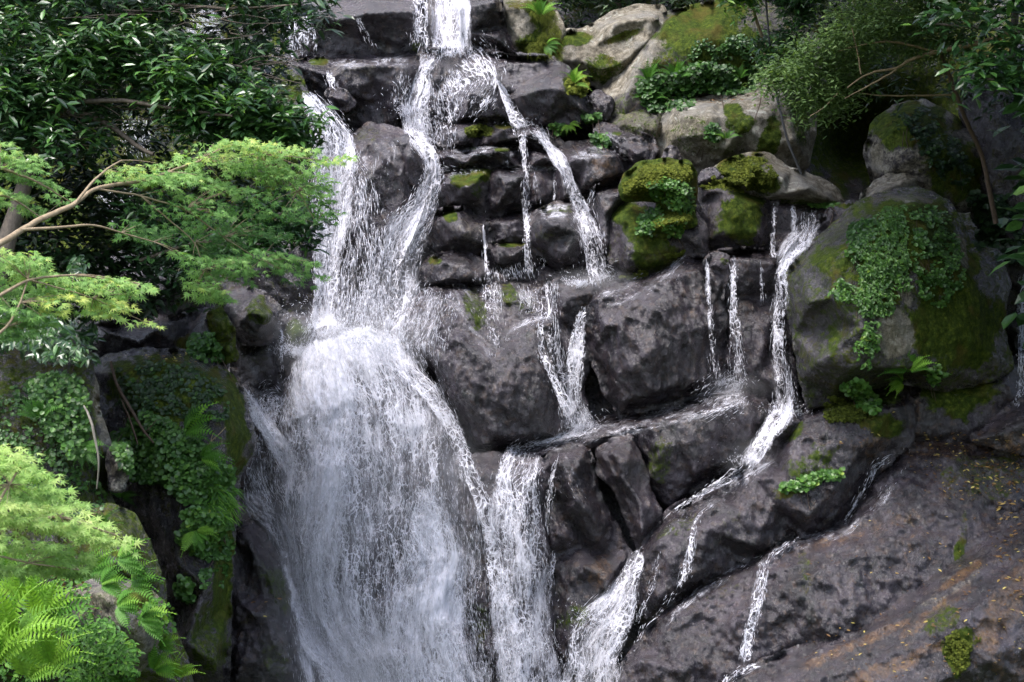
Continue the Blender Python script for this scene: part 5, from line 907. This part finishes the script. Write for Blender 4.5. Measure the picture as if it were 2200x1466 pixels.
maple('maple_bough', 'long maple bough with layered light green leaves reaching towards the left fall', (-20, 540, 13.2),
      [[(-120,590,12.8,9),(0,524,13.2,7.5),(80,474,13.6,6.5),(160,440,13.9,5.5),(200,405,14.2,4.5),(260,395,14.5,4),(320,388,14.8,3.5),(360,370,15,3),(430,345,15.2,2),(560,330,15.6,1.5),(700,345,16,1)],
       [(160,440,13.9,3.5),(190,400,14,3),(225,365,14.2,2.5),(260,345,14.4,1.6)], [(40,494,13.4,4),(120,490,13.6,3),(200,482,13.9,2.4),(260,500,14.2,1.6),(330,520,14.5,1.2)], [(200,405,14.2,2.4),(300,420,14.6,2),(400,450,15,1.6),(480,510,15.3,1.2),(560,560,15.6,.8)], [(300,420,14.6,1.6),(420,520,15,1.2),(440,580,15.1,.9),(470,610,15.2,.7)], [(560,330,15.6,1.2),(640,410,15.8,1),(680,480,16,.7)]], None,
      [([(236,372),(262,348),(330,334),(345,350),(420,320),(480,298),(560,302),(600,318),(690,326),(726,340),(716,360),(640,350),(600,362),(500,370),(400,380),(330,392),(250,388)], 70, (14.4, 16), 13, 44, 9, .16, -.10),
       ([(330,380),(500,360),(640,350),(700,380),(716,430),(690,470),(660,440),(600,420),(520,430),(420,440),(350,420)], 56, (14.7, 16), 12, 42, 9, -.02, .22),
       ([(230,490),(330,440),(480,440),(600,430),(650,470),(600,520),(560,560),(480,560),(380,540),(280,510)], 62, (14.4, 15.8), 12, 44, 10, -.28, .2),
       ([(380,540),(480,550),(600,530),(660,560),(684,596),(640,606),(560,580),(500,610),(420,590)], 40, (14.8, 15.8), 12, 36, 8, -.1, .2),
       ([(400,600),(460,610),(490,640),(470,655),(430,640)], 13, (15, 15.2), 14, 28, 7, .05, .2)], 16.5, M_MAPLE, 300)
maple('maple_bough', 'lower maple bough with pale drooping tips at the left edge', (-80, 680, 12.),
      [[(-160,720,11.6,6),(0,635,12,4),(60,600,12.2,3),(160,590,12.5,2),(300,610,12.9,1)], [(-60,760,11.8,4),(20,700,12,3),(44,650,12.1,2),(60,600,12.2,1.5)], [(60,600,12.2,1.6),(200,640,12.5,1.2),(260,670,12.8,.8),(320,695,13,.5)]], None,
      [([(-60,530),(60,545),(150,590),(260,600),(340,612),(352,640),(300,640),(220,622),(120,640),(-60,640)], 72, (12, 13), 13, 42, 10, .12, .1),
       ([(100,650),(170,620),(250,640),(270,680),(322,690),(310,704),(250,690),(180,672),(110,690)], 20, (12.2, 12.9), 15, 34, 7, .3, .12), ([(-60,640),(60,650),(120,690),(60,720),(-60,740)], 26, (11.9, 12.3), 15, 40, 10, -.1, .1)], 18, M_MAPLE, 150)
maple('maple_spray', 'thin stepped maple sprays by the tree trunk at the left edge', (-60, 380, 14.),
      [[(-120,350,13.8,4),(0,360,14,3),(80,390,14.2,2),(160,440,14.5,1)], [(-100,420,13.8,3),(20,420,14,2),(90,470,14.2,1)]], None,
      [([(-40,340),(60,330),(110,380),(160,430),(150,446),(80,400),(-40,372)], 24, (13.9, 14.5), 16, 34, 7, .0, .35), ([(-40,390),(30,400),(90,450),(90,470),(20,440),(-40,440)], 16, (13.9, 14.3), 15, 32, 7, .1, .3), ([(-40,300),(40,310),(50,330),(-40,340)], 6, (13.9, 14.1), 14, 30, 6, .1, .1)], 15, M_MAPLE, 50)
maple('maple_bough', 'pale young maple foliage closest to the viewer at the lower left', (-160, 1250, 9.),
      [[(-220,1300,8.6,7),(-60,1180,8.9,5),(40,1120,9.2,4),(130,1110,9.4,3),(250,1150,9.7,1.5)], [(-60,1180,8.9,4),(20,1040,9.1,3),(60,980,9.3,1.5)], [(-60,1180,8.9,3),(60,1210,9.2,2),(170,1225,9.5,1)]], None,
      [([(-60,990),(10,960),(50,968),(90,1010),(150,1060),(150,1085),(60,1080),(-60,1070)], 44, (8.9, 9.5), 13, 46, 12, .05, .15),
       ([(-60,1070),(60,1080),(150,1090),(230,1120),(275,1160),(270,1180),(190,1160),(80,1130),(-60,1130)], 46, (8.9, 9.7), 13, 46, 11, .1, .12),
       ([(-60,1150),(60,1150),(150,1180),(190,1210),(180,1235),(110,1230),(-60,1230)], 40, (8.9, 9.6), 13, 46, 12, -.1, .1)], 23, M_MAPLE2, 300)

# --- ferns: each frond is a part
_fm = {}
def fern(label, x, y, size, n=7, dirs=(-60, 60), d=None, droop=0., mat=None, br=.5, name='fern', lift=.1):
    d = float(zat(x, y)) - lift if d is None else d; R0 = W(x, y, d); e = empty(name, R0, label, 'fern'); px = d / F
    for i in range(n):
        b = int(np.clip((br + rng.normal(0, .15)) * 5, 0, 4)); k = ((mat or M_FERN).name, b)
        if k not in _fm: _fm[k] = mesh_np('frond', FROND_V, FROND_T, {'rnd': np.full(len(FROND_V), (b + .5) / 5)}, mat or M_FERN, smooth=False)
        a = rad(dirs[0] + (dirs[1] - dirs[0]) * (i + .5) / n + rng.uniform(-9, 9))        # 0 = up, + = right in the picture
        ax = Vector((math.sin(a), -.45 + rng.uniform(-.3, .2), math.cos(a) - droop)).normalized(); up = Vector((rng.uniform(-.2, .2), -.75, .75)); sd_ = up.cross(ax).normalized(); nn = ax.cross(sd_)
        s = size * px * rng.uniform(.75, 1.1); o = bpy.data.objects.new('frond', _fm[k]); COL.objects.link(o); o.parent = e
        o.matrix_local = Matrix((ax, sd_, nn)).transposed().to_4x4() @ Matrix.Diagonal((s, s, s, 1))
    return e
fern('bright fern on top of the mossy tan block beside the topmost fall', 1160, 36, 62, 8, (-80, 80), br=.65)
fern('yellowing fern with brown skirts below the mossy tan block', 1172, 96, 44, 6, (60, 190), br=.5)
fern('fern with long fronds in the yellow clump on the dark overhung block', 1232, 182, 56, 6, (-50, 110), br=.75)
fern('broad pale fern in the recess above the brown fronted block', 1222, 268, 34, 6, (60, 250), br=.85)
fern('dark fern at the left of the fern bank on the mossy slab', 1392, 176, 56, 7, (-80, 80), br=.3)
fern('dark fern low in the fern bank on the mossy slab', 1400, 216, 54, 7, (-90, 90), br=.28)
fern('dark fern at the right of the fern bank on the mossy slab', 1450, 170, 60, 7, (-80, 90), br=.22)
fern('small fern growing under the dark lichen spots', 1590, 170, 40, 5, (-80, 80), br=.3)
fern('little fern on the pale lichened outcrop', 1560, 300, 40, 6, (-90, 90), br=.4)
fern('large fern on the ledge below the great leaning boulder', 1950, 800, 84, 8, (-110, 100), br=.55, lift=.3)
fern('second large fern hanging beneath the great leaning boulder', 1940, 822, 60, 6, (-160, -20), br=.6, lift=.35)
fern('fern arching over the top edge of the creeper mat', 395, 930, 110, 6, (20, 110), br=.4, lift=.25)
fern('fern arching at the right of the creeper mat', 430, 985, 90, 6, (40, 130), br=.5, lift=.25)
fern('fern hanging low at the right of the creeper mat', 455, 1060, 76, 7, (60, 190), br=.55, lift=.25)
fern('yellow green fern trailing down the creeper patch', 420, 1140, 70, 8, (80, 230), br=.7, lift=.25)
fern('dark fern on the bank beside the half hidden grey stone', 262, 1072, 60, 7, (-70, 120), br=.42, lift=.3)
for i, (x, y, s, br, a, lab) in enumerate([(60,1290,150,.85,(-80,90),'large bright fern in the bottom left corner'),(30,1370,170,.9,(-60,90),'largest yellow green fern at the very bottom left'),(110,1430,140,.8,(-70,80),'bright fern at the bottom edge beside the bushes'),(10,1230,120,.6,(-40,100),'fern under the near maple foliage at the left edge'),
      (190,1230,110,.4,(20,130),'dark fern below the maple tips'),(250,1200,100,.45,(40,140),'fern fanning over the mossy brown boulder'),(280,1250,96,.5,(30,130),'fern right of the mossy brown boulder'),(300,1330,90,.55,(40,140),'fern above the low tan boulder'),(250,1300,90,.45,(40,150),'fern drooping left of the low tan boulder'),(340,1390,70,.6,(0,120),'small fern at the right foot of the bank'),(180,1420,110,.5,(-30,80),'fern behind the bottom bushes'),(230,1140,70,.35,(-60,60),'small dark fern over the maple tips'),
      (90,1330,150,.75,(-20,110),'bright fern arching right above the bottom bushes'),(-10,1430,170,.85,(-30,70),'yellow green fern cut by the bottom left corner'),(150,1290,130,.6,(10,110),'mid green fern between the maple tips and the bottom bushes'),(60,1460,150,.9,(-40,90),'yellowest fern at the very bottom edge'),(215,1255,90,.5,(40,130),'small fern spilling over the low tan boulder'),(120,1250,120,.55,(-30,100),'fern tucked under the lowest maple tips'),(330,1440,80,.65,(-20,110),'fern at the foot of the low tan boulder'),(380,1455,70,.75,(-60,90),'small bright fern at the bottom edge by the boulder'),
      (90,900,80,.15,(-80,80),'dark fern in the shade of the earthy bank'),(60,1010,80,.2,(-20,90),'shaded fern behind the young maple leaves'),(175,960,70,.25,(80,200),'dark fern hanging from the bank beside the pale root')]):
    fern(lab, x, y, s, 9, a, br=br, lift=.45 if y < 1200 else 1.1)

# --- creepers and ground plants on the rock
def creeper(label, poly, n, leafpx, mat=None, tmpl=(ROUND_V, ROUND_T), br=0., lift=.02, thick=.08, clump=None, name='creeping_plant', cat='creeper', aspect=1., down=.5, seed=0, stemn=0, holes=()):
    x, y = sample(poly, n, holes, clump, seed); n = len(x); z = zat(x, y) - lift - rng.random(n) ** 1.5 * thick; P = W(x, y, z)
    th = rng.uniform(-1.2, 1.2, n); ax = nrmz(np.stack([np.sin(th), rng.normal(-.45, .3, n), -down * np.cos(th) + rng.normal(0, .25, n)], -1)); nr = nrmz(np.stack([rng.normal(0, .35, n), rng.normal(-.8, .25, n), rng.normal(.55, .25, n)], -1))
    s = leafpx * z / F * rng.uniform(.45, 1.3, n); v = fbm(np.stack([x / 30, y / 30, 0 * x], -1), 2, 4)
    r = np.clip(rng.beta(2, 2.4, n) * .8 + .2 * v + br + .05, 0, 1); R0 = P.mean(0); e = empty(name, R0, label, cat)
    st = []
    for _ in range(stemn or max(3, n // 250)):
        a, b = sample(poly, 1); a, b = float(a[0]), float(b[0]); q = [(a, b)]
        for _k in range(4): q.append((q[-1][0] + rng.uniform(-14, 14), q[-1][1] + rng.uniform(4, 20)))
        st.append([(u, v_, float(zat(u, v_)) - .02, 1.) for u, v_ in q])
    if name != 'moss_cushion': tube(st, M_BARKD, 'stem', e, sides=3, R0=R0, kind='stuff')
    leafobj('foliage', (P, ax, nr, s, r), tmpl, mat or M_CREEP, e, R0, aspect=aspect, kind='stuff')
    return e
creeper('dense dark green creeper mat on the round backed boulder', [(248,930),(270,915),(310,885),(360,900),(420,935),(470,985),(500,1010),(505,1040),(480,1100),(440,1110),(400,1080),(350,1040),(290,1030),(262,1000),(240,960)], 5200, 12, thick=.22)
creeper('trailing creeper patch under the dense mat on the round backed boulder', [(400,1090),(480,1080),(495,1110),(470,1170),(440,1196),(410,1180),(376,1160),(392,1130)], 1600, 12, thick=.2, br=.08)
creeper('small bright round leaved plant low on the round backed boulder', [(378,1245),(400,1236),(416,1255),(412,1290),(395,1288),(372,1265)], 260, 13, thick=.16, br=.08)
creeper('thin creepers running down the right flank of the round backed boulder', [(460,1130),(500,1100),(498,1180),(480,1260),(430,1260),(440,1200)], 900, 9, thick=.08, br=-.02, clump=(30,30,-.05))
creeper('dark leafy clump above the round backed boulder', [(400,740),(420,712),(450,710),(470,740),(474,772),(440,775),(410,762)], 750, 10, thick=.16, br=-.1)
creeper('thick hanging creeper down the middle of the great leaning boulder', [(1868,470),(1905,440),(1945,440),(1950,520),(1955,600),(1930,650),(1912,680),(1862,680),(1838,650),(1845,590),(1830,550),(1850,510)], 4600, 8.5, tmpl=(LAUREL_V * (1,1.6,1), LAUREL_T), thick=.1, br=.04, down=.9, lift=.03)
creeper('dark ivy at the upper left of the great leaning boulder', [(1815,500),(1850,462),(1880,480),(1850,540),(1822,545)], 520, 10, thick=.1, br=-.2)
creeper('small scattered creepers on the right half of the great leaning boulder', [(1960,430),(2030,450),(2060,520),(2070,600),(2030,660),(1975,640),(1965,560),(1955,480)], 2300, 8, thick=.07, br=-.05, clump=(36,36,-.15))
creeper('sprig of creeper left of the pale scar on the great leaning boulder', [(1775,620),(1800,596),(1840,618),(1830,645),(1795,640)], 220, 12, tmpl=(LAUREL_V * (1,1.5,1), LAUREL_T), thick=.1, br=.08)
creeper('trailing sprigs below the hanging creeper on the great leaning boulder', [(1848,690),(1890,690),(1890,740),(1870,790),(1850,780),(1838,740)], 300, 13, tmpl=(LAUREL_V * (1,1.4,1), LAUREL_T), thick=.12, br=.12, clump=(26,26,-.1))
creeper('bright round leaved cushion on the ledge below the great leaning boulder', [(1812,830),(1830,812),(1860,822),(1888,865),(1882,884),(1855,876),(1830,850)], 620, 12, thick=.16, br=.12, lift=.06)
creeper('low strip of bright leaves on the sloping wet band', [(1672,1046),(1720,1020),(1770,1010),(1812,1004),(1808,1026),(1760,1032),(1730,1052),(1690,1056)], 560, 10, thick=.1, br=.12)
creeper('small leaved ivy on the moss capped boulder', [(1385,400),(1430,380),(1490,400),(1490,440),(1470,462),(1430,440),(1400,420)], 700, 8, thick=.06, br=.12)
creeper('dark clover like plants in the hollow under the moss capped boulder', [(1370,452),(1420,440),(1425,470),(1400,505),(1372,505)], 420, 9, thick=.08)
creeper('leaves on the front of the small mossy shelf', [(1420,482),(1470,470),(1478,490),(1450,510),(1430,500)], 130, 9, thick=.06, br=.12)
creeper('dark ground ivy patch in the fern bank on the mossy slab', [(1370,170),(1420,160),(1500,130),(1560,140),(1600,190),(1560,200),(1500,200),(1480,235),(1400,240),(1370,210)], 2000, 10, thick=.2, br=-.14)
creeper('small dark leaves scattered over the great sloping slab', [(1480,90),(1640,60),(1700,170),(1560,200),(1490,160)], 1400, 7, thick=.04, br=-.2, clump=(40,40,-.05))
creeper('dark ivy tuft on the pale lichened outcrop', [(1510,270),(1540,262),(1552,290),(1540,306),(1515,295)], 260, 8, thick=.1, br=-.12)
creeper('leafy tuft under the slanting jet block', [(1180,266),(1215,264),(1216,290),(1190,288)], 150, 9, thick=.1, br=.1)
creeper('round dark bush in the recess by the wet pinkish slab', [(1272,292),(1300,286),(1308,304),(1290,318),(1270,308)], 240, 9, thick=.14, br=-.05)
creeper('green tuft hanging below the yellow fern clump', [(1252,248),(1285,240),(1290,262),(1262,268)], 150, 9, thick=.12, br=0.)
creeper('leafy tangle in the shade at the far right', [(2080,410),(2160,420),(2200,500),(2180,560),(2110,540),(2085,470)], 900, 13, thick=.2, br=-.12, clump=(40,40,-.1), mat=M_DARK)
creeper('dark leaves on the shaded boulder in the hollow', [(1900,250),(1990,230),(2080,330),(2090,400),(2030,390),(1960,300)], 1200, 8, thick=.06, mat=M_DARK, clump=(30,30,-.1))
creeper('weeds growing right of the big fern under the leaning boulder', [(1985,800),(2020,780),(2034,800),(2010,826),(1990,820)], 170, 10, thick=.12, br=.05)
creeper('moss and small plants on the edge above the triple thin falls', [(1740,436),(1790,430),(1800,440),(1745,444)], 200, 8, thick=.06, br=0.)
# moss cushions with real pile
creeper('yellow green moss cushion on the dark overhung block', [(1212,176),(1228,152),(1255,160),(1268,186),(1256,206),(1225,200)], 1600, 7, mat=M_MOSSF, thick=.14, br=.15, name='moss_cushion', cat='moss')
creeper('thick moss pile on the capped boulder', [(1340,400),(1372,362),(1430,348),(1474,352),(1490,372),(1470,392),(1430,380),(1400,400),(1370,420),(1342,416)], 4200, 5.5, mat=M_MOSSF, thick=.05, br=.1, name='moss_cushion', cat='moss')
creeper('moss pile on the small jutting shelf', [(1398,478),(1412,466),(1450,456),(1486,458),(1480,472),(1430,486),(1402,494)], 1200, 5.5, mat=M_MOSSF, thick=.05, br=.1, name='moss_cushion', cat='moss')
creeper('moss pile on the left half of the long pale boulder', [(1524,380),(1548,356),(1600,338),(1640,336),(1670,380),(1650,410),(1600,410),(1560,392)], 3600, 5.5, mat=M_MOSSF, thick=.05, br=.05, name='moss_cushion', cat='moss', clump=(30,30,-.25))
creeper('moss pile along the upper edge of the green stained block', [(1502,400),(1540,386),(1580,392),(1600,414),(1560,410),(1520,408)], 800, 5.5, mat=M_MOSSF, thick=.05, br=.1, name='moss_cushion', cat='moss')
creeper('shaggy moss and grass on the tan block beside the topmost fall', [(1130,0),(1180,10),(1208,70),(1206,128),(1150,134),(1130,110),(1160,60)], 3000, 9, mat=M_MOSSF, thick=.14, br=.0, name='moss_cushion', cat='moss', tmpl=(GRASS_V * (1.6,1,1), GRASS_T), down=1.2, clump=(30,30,-.3))
creeper('moss pad on the uppermost ledge of the central stack', [(1000,276),(1030,266),(1060,276),(1050,290),(1010,296)], 800, 5, mat=M_MOSSF, thick=.04, br=-.02, name='moss_cushion', cat='moss')
creeper('moss pad above the large dark wedge in the centre right', [(1430,548),(1472,534),(1462,548),(1425,560)], 500, 5, mat=M_MOSSF, thick=.04, br=.05, name='moss_cushion', cat='moss')
creeper('moss pad on the bright top of the tall leaning block', [(1332,596),(1370,580),(1392,576),(1380,592),(1345,602)], 500, 5, mat=M_MOSSF, thick=.03, br=-.05, name='moss_cushion', cat='moss')
creeper('brown green moss pad on the sloping wet band', [(1765,880),(1790,850),(1850,850),(1880,880),(1850,905),(1780,905)], 2200, 6, mat=M_MOSSF, thick=.05, br=-.15, name='moss_cushion', cat='moss')
creeper('bright moss pad low on the ochre streaked slab', [(2035,1370),(2060,1352),(2084,1390),(2080,1430),(2050,1446),(2030,1410)], 1500, 6, mat=M_MOSSF, thick=.05, br=.0, name='moss_cushion', cat='moss')
# shrubs on the left bank
creeper('glossy pinnate leaved shrub hanging over the top of the earthy bank', [(-40,640),(60,640),(140,655),(200,690),(215,720),(190,740),(205,770),(150,780),(80,770),(40,740),(-40,760)], 1100, 24, mat=M_LAUREL, tmpl=(LAUREL_V * (1,1.25,1), LAUREL_T), thick=1.2, br=-.02, lift=.4, name='shrub', cat='shrub', stemn=14, down=.6)
creeper('dark leafy shrub behind the lower maple bough', [(60,540),(160,530),(200,570),(150,600),(60,590)], 300, 22, mat=M_LAUREL, tmpl=(LAUREL_V * (1,1.2,1), LAUREL_T), thick=.8, br=-.05, lift=5, name='shrub', cat='shrub', stemn=8)
creeper('dark leafy shrub at the left edge under the maple branch', [(-40,470),(60,450),(140,500),(120,540),(-40,560)], 330, 24, mat=M_LAUREL, tmpl=(LAUREL_V * (1,1.2,1), LAUREL_T), thick=1., br=-.08, lift=5, name='shrub', cat='shrub', stemn=8)
creeper('fine leaved bush on the edge of the earthy bank', [(60,820),(110,790),(175,810),(192,850),(185,920),(200,960),(150,985),(120,940),(80,880)], 2100, 12, thick=.5, br=-.02, lift=.1, name='bush', cat='bush', stemn=14)
creeper('grey green twiggy bush at the bottom left', [(150,1350),(230,1320),(290,1380),(300,1440),(280,1500),(150,1500),(140,1400)], 1700, 15, mat=M_FERN, tmpl=(LAUREL_V * (1,1.3,1), LAUREL_T), thick=.6, br=-.1, lift=.3, name='bush', cat='bush', stemn=20)
creeper('bright leafy undergrowth filling the bottom left corner', [(-60,1200),(80,1180),(190,1240),(200,1330),(140,1400),(160,1500),(-60,1500)], 2200, 14, mat=M_FERN, tmpl=(LAUREL_V * (1,1.5,1), LAUREL_T), thick=.7, br=-.08, lift=.05, name='undergrowth', cat='undergrowth', stemn=20)
creeper('low ground cover on the earthy bank below the bush', [(-60,820),(60,830),(200,980),(225,1080),(180,1130),(-60,1100)], 2200, 10, thick=.15, br=-.2, name='ground_cover', cat='ground cover', clump=(40,40,-.1))
creeper('small leaves trailing beside the low tan boulder', [(330,1280),(370,1300),(372,1350),(330,1360),(300,1330)], 380, 12, mat=M_FERN, thick=.2, br=.05)
creeper('grass tuft hanging over the edge of the round backed boulder', [(440,1040),(500,1040),(505,1100),(450,1110)], 380, 46, mat=M_FERN, tmpl=(GRASS_V, GRASS_T), thick=.2, br=.1, name='grass_tuft', cat='grass', down=1.)

# --- roots, cable, litter
tube([[(238,778,22.7,3),(250,830,22.4,3.5),(282,880,22.2,4),(310,930,22.1,3),(330,952,22,2)], [(262,860,22.3,2),(290,930,22.1,2.5),(296,955,22.1,1.5)], [(310,930,22.1,1.4),(335,905,22,1)]], M_BARKD, 'exposed_root', label='dark forked root hanging across the round backed boulder', cat='root')
tube([[(180,872,19.6,2),(198,905,19.5,3.4),(203,940,19.5,3),(214,985,19.5,2.4),(208,1050,19.6,1.4)]], bark_material('root_bark', (.10, .085, .065), (.24, .22, .18)), 'exposed_root', label='pale grey root curling over the edge of the earthy bank', cat='root')
tube([[(445,960,22,1.4),(470,930,22,1.1),(486,918,22,.8)], [(452,955,22,1.2),(458,930,22,.8)]], M_BARKL, 'dead_twig', label='bare pale twig sticking out above the creeper mat', cat='twig')
tube([[(1642,-60,26.8,2.),(1650,60,26.8,2.2),(1660,160,26.8,2.4),(1676,240,26.8,2.6),(1694,310,26.8,2.6),(1722,374,26.9,2.6)]], bark_material('cable_skin', (.03, .03, .032), (.055, .055, .06)), 'hanging_cable', label='thin dark cable hanging down over the pale lichened outcrop', cat='cable')
tube([[(1632,170,28,1.1),(1640,190,28,1.2),(1632,230,27.9,1.2),(1620,260,27.8,.9)]], M_BARKD, 'dead_twig', label='thin bare twig lying over the pale lichened outcrop', cat='twig')
def litter(label, poly, n, sz, name='fallen_leaves', clump=None, br=0.):
    x, y = sample(poly, n, (), clump, 3); n = len(x); z = zat(x, y) - .015; th = rng.uniform(0, 6.28, n)
    ax = nrmz(np.stack([np.cos(th), np.sin(th) * .7, rng.normal(0, .3, n)], -1)); nr = nrmz(np.stack([rng.normal(0, .3, n), rng.normal(-.5, .2, n), np.full(n, .8)], -1))
    o = leafobj(name, (W(x, y, z), ax, nr, sz * z / F * rng.uniform(.6, 1.3, n), np.clip(rng.random(n) + br, 0, 1)), (LAUREL_V * (1, 1.2, 1), LAUREL_T), M_DEAD, None, None, label=label, cat='fallen leaves', kind='stuff'); return o
creeper('thin ferny creepers spread over the back of the round backed boulder', [(260,790),(330,766),(420,780),(480,830),(500,900),(430,910),(330,880),(270,900),(245,850)], 1700, 9, mat=M_DARK, thick=.07, br=.05, clump=(34,34,-.1))
litter('brown and yellow fallen leaves on the crown of the huge wet dome', [(1990,930),(2200,930),(2200,1060),(2080,1080),(1960,1060),(1950,980)], 300, 9)
litter('fallen leaves caught along the ochre streaked slab', [(1700,1390),(1900,1310),(2060,1190),(2150,1130),(2200,1150),(2200,1460),(1900,1460)], 230, 9)
litter('drift of brown leaves along the right edge of the wet dome', [(2100,1000),(2200,960),(2260,1200),(2200,1330),(2130,1200),(2140,1090)], 330, 11, br=-.1)
litter('sparse fallen leaves on the face of the huge wet dome', [(1850,1100),(2100,1090),(2150,1160),(1900,1240),(1700,1240)], 34, 9)
litter('few fallen leaves on the ledges beside the great leaning boulder', [(1760,900),(1930,850),(1940,960),(1780,960)], 18, 8, br=.3)
litter('few yellow leaves on the dark toe of rock', [(520,1200),(600,1280),(560,1380),(500,1300)], 8, 10, br=.4)
litter('brown litter on the fern bank under the slab', [(1480,190),(1600,180),(1700,170),(1700,210),(1560,220),(1500,230)], 260, 8, br=-.4)
litter('brown litter on the earthy bank', [(100,1230),(190,1240),(220,1320),(150,1320)], 90, 12, br=-.3)
litter('tiny leaves on the back of the round backed boulder', [(250,770),(320,756),(400,760),(470,790),(440,790),(320,768)], 90, 6, br=.2)
